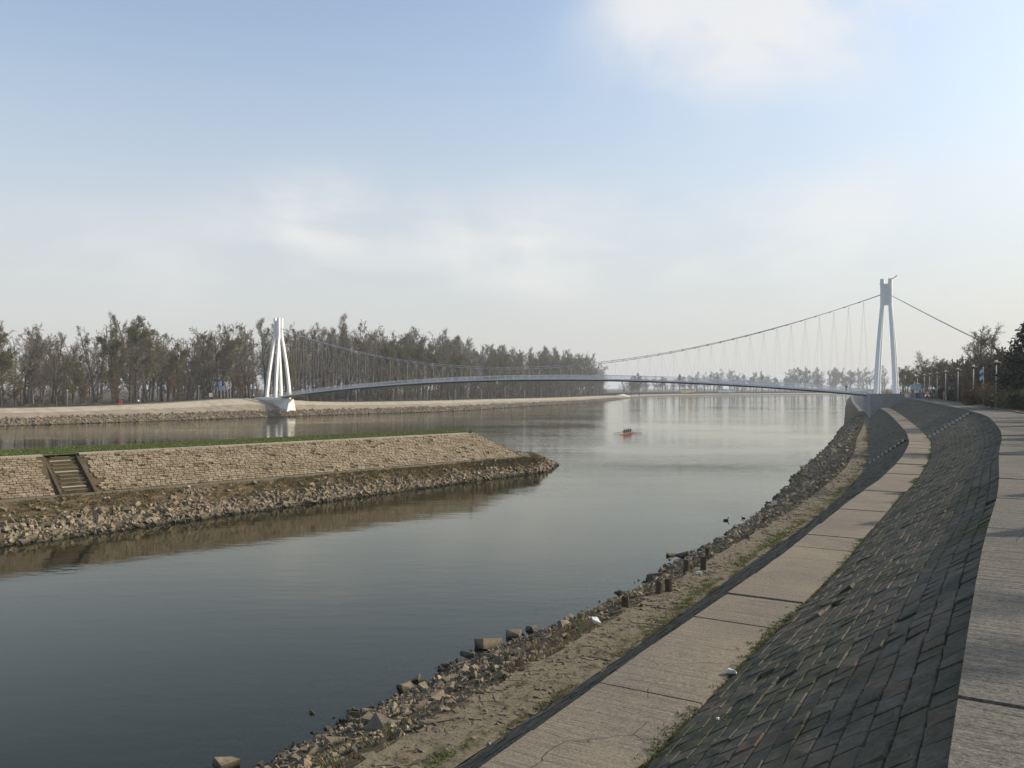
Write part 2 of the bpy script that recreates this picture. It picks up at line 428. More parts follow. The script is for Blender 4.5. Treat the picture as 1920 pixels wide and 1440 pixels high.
fr = t.n('ShaderNodeFresnel'); fr.inputs['IOR'].default_value = 1.333; t.set(fr.inputs['Normal'], bn)
mw = t.n('ShaderNodeMixShader'); t.t.links.new(fr.outputs[0], mw.inputs[0])
t.t.links.new(mb.outputs[0], mw.inputs[1]); t.t.links.new(gl.outputs[0], mw.inputs[2])
t.t.links.new(mw.outputs[0], t.out.inputs['Surface'])
M['water'] = t.m
# ------------------------------------------------------------------ right bank: one curve, offsets to the river side
def resample(pts, step):
    P = np.array(pts, float); n = len(P); out = []
    for i in range(n-1):
        p0 = P[max(i-1, 0)]; p1 = P[i]; p2 = P[i+1]; p3 = P[min(i+2, n-1)]
        if i == 0: p0 = 2*p1-p2
        if i == n-2: p3 = 2*p2-p1
        d = [max(np.linalg.norm(b-a), 1e-6)**.5 for a, b in ((p0, p1), (p1, p2), (p2, p3))]   # centripetal
        t0, t1 = 0, d[0]; t2 = t1+d[1]; t3 = t2+d[2]
        for tt in np.linspace(t1, t2, max(3, int(np.linalg.norm(p2-p1)/step*2)), endpoint=False):
            a1 = (t1-tt)/(t1-t0)*p0+(tt-t0)/(t1-t0)*p1; a2 = (t2-tt)/(t2-t1)*p1+(tt-t1)/(t2-t1)*p2; a3 = (t3-tt)/(t3-t2)*p2+(tt-t2)/(t3-t2)*p3
            b1 = (t2-tt)/(t2-t0)*a1+(tt-t0)/(t2-t0)*a2; b2 = (t3-tt)/(t3-t1)*a2+(tt-t1)/(t3-t1)*a3
            out.append((t2-tt)/(t2-t1)*b1+(tt-t1)/(t2-t1)*b2)
    out.append(P[-1]); out = np.array(out)
    L = np.concatenate([[0], np.cumsum(np.linalg.norm(np.diff(out, axis=0), axis=1))])
    s = np.arange(0, L[-1], step)
    return s, np.stack([np.interp(s, L, out[:, k]) for k in (0, 1)], 1)
EDGE = [(-18.3, -30), (-5.6, -9), (6.37, 11.1), (10.4, 17.6), (16.3, 27.6), (23.3, 39.3), (30.7, 52.6), (37.6, 65.7), (43.9, 79.4), (57, 110.2), (74.2, 151.7), (85.3, 179.5), (105.9, 231), (200, 466), (385, 906), (470, 1060), (700, 1190), (1600, 1420)]
S_, C_ = resample(EDGE, 0.5)
S_ = S_-35.1
T_ = np.gradient(C_, axis=0)
ker = np.ones(25)/25
for k in (0, 1):
    T_[:, k] = np.convolve(np.pad(T_[:, k], 12, mode='edge'), ker, mode='valid')
T_ /= np.linalg.norm(T_, axis=1)[:, None]
N_ = np.stack([-T_[:, 1], T_[:, 0]], 1)          # towards the river
def bankP(s, d):
    s = np.asarray(s, float); d = np.asarray(d, float)
    c = np.stack([np.interp(s, S_, C_[:, k]) for k in (0, 1)], -1); n = np.stack([np.interp(s, S_, N_[:, k]) for k in (0, 1)], -1)
    return c+n*d[..., None]
def bank_sd(x, y):
    i = int(np.argmin((C_[:, 0]-x)**2+(C_[:, 1]-y)**2))
    v = np.array([x, y])-C_[i]
    return S_[i]+v @ T_[i], v @ N_[i]
ZP, ZB, ZL = 8.30, 6.16, 3.85                    # promenade, berm path, lower path
d_toe = lambda s: np.interp(s, [-35, 20, 55, 80, 110, 160, 200], [3.3, 3.35, 3.6, 4.0, 3.9, 3.6, 3.4])
d_berm = lambda s: d_toe(s)+np.interp(s, [-35, 60, 200], [1.55, 1.5, 1.75])
d_low = lambda s: d_berm(s)+np.interp(s, [-35, 40, 120, 200], [3.15, 3.2, 3.4, 2.0])
d_path = lambda s: d_low(s)+np.interp(s, [-35, 60, 120, 200], [1.5, 1.6, 1.4, 1.1])
d_wat = lambda s: np.interp(s, [-35, 16, 26, 34, 47, 57, 103, 152, 237, 400, 1600], [17.5, 17.4, 17.7, 16.2, 16.6, 16.3, 16.5, 14.6, 12.4, 11.5, 11])
DPROM = -3.2

def vnoise(x, y, seed=0):
    """cheap value noise"""
    xi = np.floor(x).astype(int); yi = np.floor(y).astype(int); fx = x-xi; fy = y-yi
    fx = fx*fx*(3-2*fx); fy = fy*fy*(3-2*fy)
    def h(a, b):
        q = np.sin(a*127.1+b*311.7+seed*74.7)*43758.5453
        return q-np.floor(q)
    return (h(xi, yi)*(1-fx)+h(xi+1, yi)*fx)*(1-fy)+(h(xi, yi+1)*(1-fx)+h(xi+1, yi+1)*fx)*fy
def bank_z(s, d):
    """height of the loose shore between the lower path and the river bed"""
    s = np.asarray(s, float); d = np.asarray(d, float)
    a, b = d_path(s), d_wat(s)
    f = (d-a)/(b-a)
    prof = np.interp(f, [-.2, 0, .1, .55, 1, 1.4, 2.0, 3.0], [ZL, ZL-.05, ZL-.36, 1.75, 0, -.75, -1.9, -3.2])
    x, y = bankP(s, d).T if s.ndim == 1 else (bankP(s, d)[..., 0], bankP(s, d)[..., 1])
    amp = np.interp(f, [0, .15, 1, 1.5], [.05, .15, .26, .35])
    return prof+(vnoise(x*.8, y*.8)-.5)*amp+(vnoise(x*2.7, y*2.7, 3)-.5)*amp*.45
def grid(name, ss, dfun, zfun, mat, kind='structure', smooth=False, parent=None):
    """loft a strip along the bank: dfun(s) -> list of offsets, zfun(s, d, j) -> z"""
    ss = np.asarray(ss, float); D = np.stack([np.broadcast_to(q, ss.shape) for q in dfun(ss)], 1)
    n, m = D.shape
    SS = np.repeat(ss[:, None], m, 1)
    P = bankP(SS, D); Z = zfun(SS, D)
    V = np.concatenate([P, Z[..., None]], -1).reshape(-1, 3)
    i = np.arange(n-1)[:, None]*m+np.arange(m-1)[None, :]
    F = np.stack([i, i+1, i+m+1, i+m], -1).reshape(-1, 4)[:, ::-1]
    o = obj_np(name, V, F, mat, parent, smooth=smooth)
    if kind: o['kind'] = kind
    return o
s_near = np.concatenate([np.arange(-30, 60, .35), np.arange(60, 240, .8), np.arange(240, 1600, 12)])
s_wall = s_near[s_near < 196]
lerp = lambda a, b, t: a+(b-a)*t
# promenade bed, upper slope bed, berm bed, lower slope, lower path, shore
prom = grid('promenade', s_near, lambda s: [DPROM-.02, .0], lambda s, d: np.full_like(d, ZP-.09), M['joint'])
slope = grid('embankment_slope', s_wall, lambda s: [lerp(.0, d_toe(s)+.05, k/4) for k in range(5)], lambda s, d: lerp(ZP-.12, ZB-.05, d/d_toe(s))-.055, M['joint'])
berm = grid('berm_path', s_wall, lambda s: [d_toe(s)-.05, d_berm(s)-.02], lambda s, d: np.full_like(d, ZB-.08), M['joint'])
lowslope = grid('lower_slope', s_wall, lambda s: [lerp(d_berm(s)-.1, d_low(s)+.05, k/4) for k in range(5)], lambda s, d: lerp(ZB-.10, ZL-.03, (d-d_berm(s)+.1)/(d_low(s)-d_berm(s)+.15))-.05, M['joint'])
lowpath = grid('lower_path', np.concatenate([s_wall, np.arange(196, 260, 1.)]), lambda s: [lerp(d_low(s), d_path(s), k/8) for k in range(9)],
               lambda s, d: ZL+(vnoise(bankP(s, d)[..., 0]*4.5, bankP(s, d)[..., 1]*4.5, 5)-.5)*.03+(vnoise(bankP(s, d)[..., 0]*1.2, bankP(s, d)[..., 1]*1.2, 6)-.5)*.06, M['stonepath'])
grid('abutment_footing', np.arange(192, 264, 1.5), lambda s: [-1.0, 4.0, d_low(s)+.1], lambda s, d: np.full_like(d, ZL-.04), M['stonepath'])
grid('bank_beyond_bridge', np.arange(228, 1590, 12.), lambda s: [DPROM-.1, -.2, d_low(s), d_path(s)+.1], lambda s, d: np.stack([np.full(d.shape[0], q) for q in (ZP-.05, ZP-.06, ZL-.03, ZL-.05)], 1), M['lowslope'])
shore = grid('river_shore', s_near, lambda s: [d_path(s)-.05+(d_wat(s)-d_path(s))*q for q in (0, .06, .12, .19, .26, .33, .4, .48, .55, .62, .69, .76, .82, .88, .94, 1, 1.08, 1.18, 1.3, 1.45, 1.7, 2, 2.6, 3.2)],
             lambda s, d: bank_z(s, d), M['earth'])

# ------------------------------------------------------------------ shared stone meshes and joined pieces
def hull(seed, n=11, box=(1, 1, 1), chunk=.55, lo=.6):
    r = np.random.default_rng(seed)
    c = np.array([(x, y, z) for x in (-1, 1) for y in (-1, 1) for z in (-1, 1)], float)   # a rough block with knocked-off corners
    p = c*r.uniform(lo, 1.0, (8, 3)); k = r.normal(size=(max(2, n-8), 3)); k /= np.linalg.norm(k, axis=1)[:, None]
    p = np.concatenate([p[:7], k*r.uniform(.6, .95, (len(k), 1))])*np.array(box)*.5
    bm = bmesh.new()
    for q in p: bm.verts.new(q)
    g = bmesh.ops.convex_hull(bm, input=bm.verts)
    bmesh.ops.delete(bm, geom=[v for v in bm.verts if not v.link_faces], context='VERTS')
    bmesh.ops.triangulate(bm, faces=bm.faces); bmesh.ops.recalc_face_normals(bm, faces=bm.faces)
    bm.verts.index_update()
    V = np.array([v.co[:] for v in bm.verts]); F = np.array([[v.index for v in f.verts] for f in bm.faces])
    bm.free()
    return V, F
ROCKS = [hull(i, 8, (1.15, .78, .5), .75, .74) for i in range(12)]
PEBBLES = [hull(40+i, 8, (1.1, .75, .45), .5, .72) for i in range(8)]
def slabmesh(seed, cham=.022):
    """unit slab with broken edges: x along, y down the slope, z out"""
    r = np.random.default_rng(seed); j = lambda a: r.uniform(-a, a)
    bot = [(-.5, -.5), (.5, -.5), (.5, .5), (-.5, .5)]
    V = [(x+j(.012), y+j(.02), -.5) for x, y in bot]+[(x+j(.012), y+j(.02), .36+j(.06)) for x, y in bot]+[(x*(1-2*cham)+j(.015), y*(1-3*cham)+j(.02), .5+j(.12)) for x, y in bot]
    F = [(0, 1, 5), (0, 5, 4), (1, 2, 6), (1, 6, 5), (2, 3, 7), (2, 7, 6), (3, 0, 4), (3, 4, 7), (4, 5, 9), (4, 9, 8), (5, 6, 10), (5, 10, 9), (6, 7, 11), (6, 11, 10), (7, 4, 8), (7, 8, 11), (8, 9, 10), (8, 10, 11)]
    return np.array(V), np.array(F)
SLABS = [slabmesh(i) for i in range(8)]
def mat4(loc, ax, ay, az, sc3):
    n = len(loc); A = np.zeros((n, 4, 4)); A[:, 3, 3] = 1
    A[:, :3, 0] = ax*sc3[:, 0:1]; A[:, :3, 1] = ay*sc3[:, 1:2]; A[:, :3, 2] = az*sc3[:, 2:3]; A[:, :3, 3] = loc
    return A
def rand_rot(n, rng, tilt=math.pi):
    q = rng.normal(size=(n, 4))
    if tilt < 3:
        a = rng.uniform(0, 2*math.pi, n); tx = rng.normal(0, tilt, n); ty = rng.normal(0, tilt, n)
        q = np.stack([np.cos(a/2), tx*.5, ty*.5, np.sin(a/2)], 1)
    q /= np.linalg.norm(q, axis=1)[:, None]
    w_, x, y, z = q.T
    return np.stack([np.stack([1-2*(y*y+z*z), 2*(x*y-z*w_), 2*(x*z+y*w_)], 1), np.stack([2*(x*y+z*w_), 1-2*(x*x+z*z), 2*(y*z-x*w_)], 1), np.stack([2*(x*z-y*w_), 2*(y*z+x*w_), 1-2*(x*x+y*y)], 1)], 1)
def joined(variants, mats, which, rng):
    Vs, Fs, Ts, b = [], [], [], 0
    for k, (V, F) in enumerate(variants):
        A = mats[which == k]
        if not len(A): continue
        W = np.einsum('nij,vj->nvi', A[:, :3, :3], V)+A[:, None, :3, 3]
        n, m = W.shape[:2]
        Vs.append(W.reshape(-1, 3)); Fs.append((F[None]+(np.arange(n)*m)[:, None, None]+b).reshape(-1, F.shape[1])); b += n*m
        Ts.append(np.repeat(rng.random(n), m))
    return np.concatenate(Vs), np.concatenate(Fs), np.concatenate(Ts)
def lay(name, plural, variants, mats, mat, parent, keep=300, rank=None, seed=0, own=True):
    """the `keep` pieces that show largest become objects, the rest one joined part"""
    rng = np.random.default_rng(seed)
    which = rng.integers(0, len(variants), len(mats))
    order = np.argsort(rank) if rank is not None else np.arange(len(mats))
    near, rest = (order[:keep], order[keep:]) if own else (order[:0], order)
    if len(near):
        meshes = [mesh_np(name, V, F, mat) for V, F in variants]
        for i in near:
            o = bpy.data.objects.new(name, meshes[which[i]]); COL.objects.link(o); o.parent = parent
            o.matrix_world = Matrix(mats[i].tolist())
    if len(rest):
        V, F, Tn = joined(variants, mats[rest], which[rest], rng)
        o = obj_np(plural, V, F, mat, parent, tint=Tn); o['kind'] = 'stuff'
        return o
def unseen(P, rank):
    """pieces outside the view rank last"""
    y = np.maximum(P[:, 1], .01); px = np.abs(P[:, 0]/y); py = (P[:, 2]-EYE)/y
    return np.where((P[:, 1] > 1) & (px < .62) & (py > -.46), rank, rank+1e5)

# slabs of the two slopes
def slope_slabs(d0f, d1f, z0, z1, s0, s1, length, ncourse, seed, cut=None):
    rng = np.random.default_rng(seed); L, A, SD = [], [], []
    for c in range(ncourse):
        s = s0+rng.uniform(0, length) + (c % 2)*length*.5
        while s < s1:
            l = length*rng.uniform(.9, 1.1); sm = s+l/2; fa, fb = c/ncourse, (c+1)/ncourse
            SD.append((sm, fa, fb, l)); s += l
    SD = np.array(SD); sm, fa, fb, l = SD.T
    da, db = lerp(d0f(sm), d1f(sm), fa), lerp(d0f(sm), d1f(sm), fb)
    za, zb = lerp(z0, z1, fa), lerp(z0, z1, fb)
    pa = np.concatenate([bankP(sm, da), za[:, None]], 1); pb = np.concatenate([bankP(sm, db), zb[:, None]], 1)
    ay = pb-pa; wl_ = np.linalg.norm(ay, axis=1); ay /= wl_[:, None]
    q = bankP(sm+.05, da)-bankP(sm-.05, da); ax = np.concatenate([q/np.linalg.norm(q, axis=1)[:, None], np.zeros((len(q), 1))], 1)
    az = np.cross(ax, ay); az *= np.sign(az[:, 2])[:, None]
    # small settlement: each slab tilts and sits a little differently
    n = len(sm)
    tx = rng.normal(0, .008, n)[:, None]; ty = rng.normal(0, .009, n)[:, None]
    off = rng.normal(0, .004, n)-np.where(rng.random(n) < .012, .03, 0)
    az2 = az+ax*tx+ay*ty; az2 /= np.linalg.norm(az2, axis=1)[:, None]
    ax2 = np.cross(ay, az2); ax2 /= np.linalg.norm(ax2, axis=1)[:, None]; ax2 *= np.sign((ax2*ax).sum(1))[:, None]; ay2 = np.cross(az2, ax2)
    loc = (pa+pb)/2+az*(off-.02)[:, None]
    return loc, ax2, ay2, az2, np.stack([l-.018, wl_-.018, np.full(n, .09)], 1), sm, (da+db)/2
loc, ax, ay, az, sc3, sm, dm = slope_slabs(lambda s: .05+0*s, d_toe, ZP-.12, ZB-.04, -12, 196, .36, 15, 1)
keepm = np.ones(len(sm), bool)
for hs, hd, lift, tilt in ((15.2, 2.36, 1, 0), (16.3, 2.30, .05, .14), (15.9, 2.55, .02, -.10), (14.8, 2.36, 1, 0), (14.7, 2.62, .03, .10), (10.6, .80, .015, -.14), (10.15, 1.02, .02, .08), (22.6, 1.3, .015, .05), (27.0, 1.9, .015, -.05), (8.1, 1.5, .015, .04)):
    i = int(np.argmin((sm-hs)**2+((dm-hd)*1.5)**2))
    if lift == 1: keepm[i] = False; continue
    loc[i] += az[i]*lift; az[i] += ay[i]*tilt+ax[i]*tilt*.5; az[i] /= np.linalg.norm(az[i])
    ay[i] = np.cross(az[i], ax[i]); ay[i] /= np.linalg.norm(ay[i]); ax[i] = np.cross(ay[i], az[i])
A = mat4(loc, ax, ay, az, sc3)[keepm]; Lk = loc[keepm]
lay('slab', 'slabs_further_along', SLABS, A, M['slab'], slope, 300, unseen(Lk, np.linalg.norm(Lk-[0, 0, EYE], axis=1)), 1)
loc, ax, ay, az, sc3, sm, dm = slope_slabs(lambda s: d_berm(s)-.02, d_low, ZB-.12, ZL-.02, -12, 196, .36, 14, 2)
A = mat4(loc, ax, ay, az, sc3)
lay('slab', 'lower_slabs_further_along', SLABS, A, M['slab'], lowslope, 300, unseen(loc, np.abs(sm-75)), 2)

# concrete panels of the promenade and the berm, a dark joint between each two
def panels(name, s0, s1, length, gap, da, db, z, th, mat, parent, rng, sub=2, jz=.008):
    s = s0
    while s < s1:
        l = length*rng.uniform(.97, 1.03); dz = rng.normal(0, jz); tl = rng.normal(0, jz*.7)
        a, b = s+gap/2, s+l-gap/2
        mb_ = MB(); V = []
        n = sub+1
        for k in range(n):
            q = lerp(a, b, k/sub)
            d0, d1 = float(da(q)), float(db(q))
            for d in (d0, d1):
                x, y = bankP(q, d)
                zt = z+dz+tl*(k/sub-.5)
                V += [(x, y, zt-th), (x, y, zt)]
        F = []
        for k in range(sub):
            o = k*4; e = o+4
            F += [(o+1, e+1, e+3, o+3), (o, o+2, e+2, e), (o, e, e+1, o+1), (o+2, o+3, e+3, e+2)]
        F += [(0, 1, 3, 2), (sub*4, sub*4+2, sub*4+3, sub*4+1)]
        mb_.raw(V, F).build(name, mat, parent)
        s += l
prng = np.random.default_rng(5)
panels('panel', -10, 190, 4.15, .035, lambda q: DPROM, lambda q: .07, ZP, .15, M['prom'], prom, prng)
panels('panel', 3, 196, 2.05, .03, lambda q: d_toe(q)+.04, lambda q: d_berm(q)+.06, ZB, .14, M['berm'], berm, prng, jz=.012)
grid('kerb', np.arange(-10, 200, 1.0), lambda s: [DPROM-.20, DPROM-.20, DPROM-.02, DPROM-.02], lambda s, d: np.stack([np.full(d.shape[0], q) for q in (ZP-.1, ZP+.10, ZP+.10, ZP-.1)], 1), M['cap'])

# land behind the promenade, river bed and the river
def polygon(name, pts, z, mat):
    bm = bmesh.new(); bm.faces.new([bm.verts.new((x, y, z)) for x, y in pts])
    bmesh.ops.triangulate(bm, faces=bm.faces); bmesh.ops.recalc_face_normals(bm, faces=bm.faces)
    if sum(f.normal.z for f in bm.faces) < 0: bmesh.ops.reverse_faces(bm, faces=bm.faces)
    me = bpy.data.meshes.new(name); bm.to_mesh(me); bm.free(); me.materials.append(mat)
    return tag(link(bpy.data.objects.new(name, me)), kind='structure')
rb = bankP(s_near[::6], np.full(len(s_near[::6]), DPROM-.17))
polygon('park_ground', [tuple(q) for q in rb]+[(6400, 1500), (6400, -400), (-60, -400)], ZP-.03, M['leaflitter'])
polygon('riverbed', [(-6400, -400), (6400, -400), (6400, 6400), (-6400, 6400)], -3.3, M['mud'])
polygon('river', [(-6300, -380), (6300, -380), (6300, 6300), (-6300, 6300)], 0.0, M['water'])

# ------------------------------------------------------------------ the far (left) bank
WL = [(-420, -60), (-250, 110), (-140, 226), (-87, 294), (-66, 323), (-28, 370), (5, 457), (55, 582), (106, 776), (148, 930), (200, 1050), (290, 1165), (595, 1359), (1500, 1600)]
SL, CL = resample(WL, 2.0)
TL = np.gradient(CL, axis=0)
for k in (0, 1): TL[:, k] = np.convolve(np.pad(TL[:, k], 12, mode='edge'), ker, mode='valid')
TL /= np.linalg.norm(TL, axis=1)[:, None]; NL = np.stack([-TL[:, 1], TL[:, 0]], 1)
def farP(s, o):
    s = np.asarray(s, float); o = np.asarray(o, float)
    return np.stack([np.interp(s, SL, CL[:, k]) for k in (0, 1)], -1)+np.stack([np.interp(s, SL, NL[:, k]) for k in (0, 1)], -1)*o[..., None]
sPier = SL[int(np.argmin((CL[:, 0]+80)**2+(CL[:, 1]-297)**2))]
rise = lambda s: 1.9*np.exp(-((s-sPier)/26.)**2)+.6*np.exp(-((s-sPier+30)/30.)**2)
def far_z(s, o):
    far = np.interp(s, [0, sPier+80, sPier+250, sPier+500, sPier+620], [1, 1, .86, .7, .45])
    b = np.interp(o, [-30, -8, 0, 5, 5.6, 11, 11.4, 17, 22, 40, 4000], [-3.2, -1.2, 0, 1.7, 1.9, 3.2, 3.4, 4.4, 4.45, 4.5, 4.6])
    x = farP(s, o)
    b = np.where(b > 0, b*far, b)
    return b+rise(s)*np.interp(o, [4, 17, 30, 60], [0, 1, 1, 0])+(vnoise(x[..., 0]*.5, x[..., 1]*.5)-.5)*np.interp(o, [0, 6, 12, 16, 18], [.3, .3, .25, .1, 0])
def fgrid(name, o_list, mat, dz=0., s0=0, s1=None):
    ss = np.arange(s0, s1 or SL[-1]-3, 2.5); O = np.repeat(np.array(o_list, float)[None], len(ss), 0); SS = np.repeat(ss[:, None], len(o_list), 1)
    V = np.concatenate([farP(SS, O), (far_z(SS, O)+dz)[..., None]], -1).reshape(-1, 3); n, m = O.shape
    i = np.arange(n-1)[:, None]*m+np.arange(m-1)[None]
    return tag(obj_np(name, V, np.stack([i, i+m, i+m+1, i+1], -1).reshape(-1, 4)[:, ::-1], mat, smooth=False), kind='structure')
fgrid('far_bank_foot', [-30, -12, -5, -2, 0, 1.5, 3, 4.2, 5.6], M['earth'])
fgrid('far_bank_slope', [5.6, 7, 8.5, 10, 11.2], M['bankbrown'])
fgrid('far_bank_upper_slope', [11.2, 11.5, 13, 15, 17], M['bankslab'])
fgrid('far_promenade', [17, 18, 22.0], M['farpath'])
fl = farP(SL[::4], np.full(len(SL[::4]), 40.))
fgrid('far_lawn', [22.0, 26, 40.5, 60], M['farlawn'])
polygon('far_land', [tuple(q) for q in fl]+[(6300, 2600), (6300, 6200), (-6300, 6200), (-6300, -380), (-700, -380)], 4.3, M['leaflitter'])

# ------------------------------------------------------------------ the spit with its stone-faced wall
T0 = np.array([-101.2, 6.6]); DIR = np.array([.7071, .7071]); FO = np.array([.7071, -.7071])
LEN = 136.3                                       # along the top edge to the point
def wallP(u, f):
    """point on the stone face: u metres along, f 0 top .. 1 foot"""
    u = np.asarray(u, float); f = np.asarray(f, float)
    p = T0+DIR*u[..., None]+FO*(4.3*f)[..., None]
    return np.concatenate([p, (4.8-2.8*f)[..., None]], -1)
SA, SB = 88.0, 90.8                               # the flight of stairs
stat = [  # top, foot, ledge, waterline
 ((-101.2, 6.6), (-98.2, 3.6), (-97.3, 2.7), (-90, -5)), ((-41.2, 66.6), (-38.2, 63.55), (-37.3, 62.7), (-33.6, 55.4)), ((-23, 84.8), (-19.96, 81.76), (-19.1, 80.9), (-18.4, 75.2)),
 ((-7.8, 99.99), (-4.76, 96.95), (-4.0, 96.1), (-2.6, 95.0)), ((-4.82, 102.97), (1.3, 103.0), (2.4, 102.7), (4.7, 104.2)), ((-5.6, 105.5), (.9, 107.5), (2.2, 108.5), (6.2, 114.2)),
 ((-8.5, 108), (-5, 113), (-4.5, 114.2), (-1, 119)), ((-14.2, 106.2), (-17.5, 109.5), (-18.2, 110.2), (-22, 114)), ((-47.6, 73), (-51, 76.4), (-51.7, 77.1), (-56, 81.4)), ((-107.6, 13), (-111, 16.4), (-111.7, 17.1), (-116, 21.4))]
def densify(i, k=12):
    return [np.array(stat[a][i])*(1-q/k)+np.array(stat[a+1][i])*q/k for a in range(len(stat)-1) for q in range(k)]+[np.array(stat[-1][i], float)]
TT, FF, LL, WW = (np.array(densify(i)) for i in range(4))
def loft(name, lines, mat, kind='structure', rough=0.0):
    V = np.stack(lines, 1); n, m = V.shape[:2]; V = V.reshape(-1, 3).copy()
    if rough: V[:, 2] += (vnoise(V[:, 0]*1.3, V[:, 1]*1.3)-.5)*rough
    i = np.arange(n-1)[:, None]*m+np.arange(m-1)[None]
    o = obj_np(name, V, np.stack([i, i+m, i+m+1, i+1], -1).reshape(-1, 4), mat); o['kind'] = kind; return o
z3 = lambda P, z: np.concatenate([P, np.full((len(P), 1), z)], 1)
k4 = 48                                            # stations 0..4 = front face, the rest wraps the end and the back
top = polygon('spit_top', [s[0] for s in stat], 4.86, M['lawn'])
rip = [z3(lerp(LL, WW, q), lerp(1.9, 0, q)) for q in (0, .2, .4, .6, .8, 1.)]+[z3(lerp(LL, WW, 1.0)+(WW-LL)/np.linalg.norm(WW-LL, axis=1)[:, None]*6, -2.6)]
spit_foot = loft('spit_foot', rip, M['earth'], rough=.35)
loft('spit_ledge', [z3(FF, 2.0), z3(LL, 1.96), z3(LL, 1.8)], M['stonepath'])
# the wall: a thing of its own with backing, coping and every stone
wall = empty('spit_wall', (-40, 65, 2.0)); tag(wall, 'long sloping wall of yellow stone blocks facing the spit', 'wall')
def keep_world(o, p):
    o.parent = p; o.matrix_parent_inverse = Matrix.Translation(-Vector(p.location)); return o
def wp(u, f, out): 
    q = wallP(u, f); return q-np.array([FO[0]*2.8/5.13, FO[1]*2.8/5.13, 4.3/5.13])*(-out)
mbk = MB()
for a, b in ((0, SA), (SB, LEN)):
    us = np.linspace(a, b, 10)
    for i in range(9):
        mbk.raw([tuple(wp(np.array(us[i]), np.array(0.), -.05)), tuple(wp(np.array(us[i+1]), np.array(0.), -.05)), tuple(wp(np.array(us[i+1]), np.array(1.), -.05)), tuple(wp(np.array(us[i]), np.array(1.), -.05))], [(0, 1, 2, 3)])
for i in range(k4, len(TT)-1):                     # end and back faces
    mbk.raw([tuple(TT[i])+(4.8,), tuple(TT[i+1])+(4.8,), tuple(FF[i+1])+(2.0,), tuple(FF[i])+(2.0,)], [(0, 1, 2, 3)])
keep_world(mbk.build('backing', M['mortar']), wall)
# triangle of face between the straight wall and the end corner
mt = MB(); e0 = wp(np.array(LEN), np.array(0.), -.05); e1 = wp(np.array(LEN), np.array(1.), -.05)
mt.raw([tuple(e0), tuple(e1), tuple(stat[4][1])+(2.0,), tuple(stat[4][0])+(4.8,)], [(0, 3, 2, 1)])
keep_world(mt.build('backing', M['mortar']), wall)
mcap = MB()
for a, b in ((0, SA), (SB, LEN)):
    for q in np.arange(a, b-.1, 2.4):
        e = min(q+2.37, b); c = T0+DIR*q; d = T0+DIR*e
        mcap.frustum([tuple(c+FO*.05)+(4.78,), tuple(d+FO*.05)+(4.78,), tuple(d-FO*.62)+(4.78,), tuple(c-FO*.62)+(4.78,)], [tuple(c+FO*.07)+(4.93,), tuple(d+FO*.07)+(4.93,), tuple(d-FO*.62)+(4.93,), tuple(c-FO*.62)+(4.93,)])
keep_world(mcap.build('coping', M['ledge']), wall)
# blocks, 15 courses
rng = np.random.default_rng(11); U, Fc, Ln = [], [], []
for c in range(18):
    u_ = rng.uniform(0, .5)
    while u_ < LEN+3.8*(c+.5)/18:
        l = rng.uniform(.36, .56); m_ = u_+l/2
        if not (SA-.45 < m_ < SB+.45) and rng.random() > .02+.05*(vnoise(np.array([u_*.25]), np.array([c*.45]), 9)[0] > .62): U.append(m_); Fc.append((c+.5)/18); Ln.append(l)
        u_ += l
U, Fc, Ln = map(np.array, (U, Fc, Ln)); n = len(U)
nrm = np.array([FO[0]*2.8/5.13, FO[1]*2.8/5.13, 4.3/5.13]); axd = np.array([.7071, .7071, 0]); ayd = np.cross(nrm, axd)
loc = wallP(U, Fc)+nrm*rng.normal(-.01, .018, n)[:, None]
tz = rng.normal(0, .02, n)[:, None]; ty = rng.normal(0, .02, n)[:, None]
az = nrm+axd*tz+ayd*ty; az /= np.linalg.norm(az, axis=1)[:, None]; ax = np.cross(ayd[None], az); ax *= np.sign((ax*axd).sum(1))[:, None]; ax /= np.linalg.norm(ax, axis=1)[:, None]; ay = np.cross(az, ax)
A = mat4(loc, ax, ay, az, np.stack([Ln-.035, rng.uniform(.215, .25, n), np.full(n, .14)], 1))
BLOCKS = [slabmesh(100+i, .032) for i in range(8)]
def lay_on(parent, *a, **k):
    before = set(bpy.data.objects); lay(*a, **k)
    inv = Matrix.Translation(-Vector(parent.location))
    for o in set(bpy.data.objects)-before:
        mw_ = o.matrix_world.copy() if o.name.startswith(a[0]) and not o.get('kind') else Matrix()
        o.parent = parent; o.matrix_parent_inverse = inv; o.matrix_basis = mw_
lay_on(wall, 'block', 'blocks_further_along', BLOCKS, A, M['block'], None, 300, unseen(loc, np.linalg.norm(loc, axis=1)), 12)
# blocks on the end face
eA = []
for i in range(k4, k4+24):
    a, b, c, d = (np.append(TT[i], 4.8), np.append(TT[i+1], 4.8), np.append(FF[i+1], 2.0), np.append(FF[i], 2.0))
    for c_ in range(15):
        f = (c_+.5)/15; p, q = lerp(a, d, f), lerp(b, c, f); x_ = q-p; l = np.linalg.norm(x_)
        if l < .08: continue
        x_ /= l; dn = d-a; dn /= np.linalg.norm(dn); nz = np.cross(x_, dn); nz *= np.sign(nz[2]); nz /= np.linalg.norm(nz)
        eA.append(mat4(((p+q)/2+nz*rng.normal(0, .015))[None], x_[None], np.cross(nz, x_)[None], nz[None], np.array([[l-.03, .28, .12]]))[0])
lay_on(wall, 'block', 'blocks_round_the_end', BLOCKS, np.array(eA), M['block'], None, own=False, seed=13)
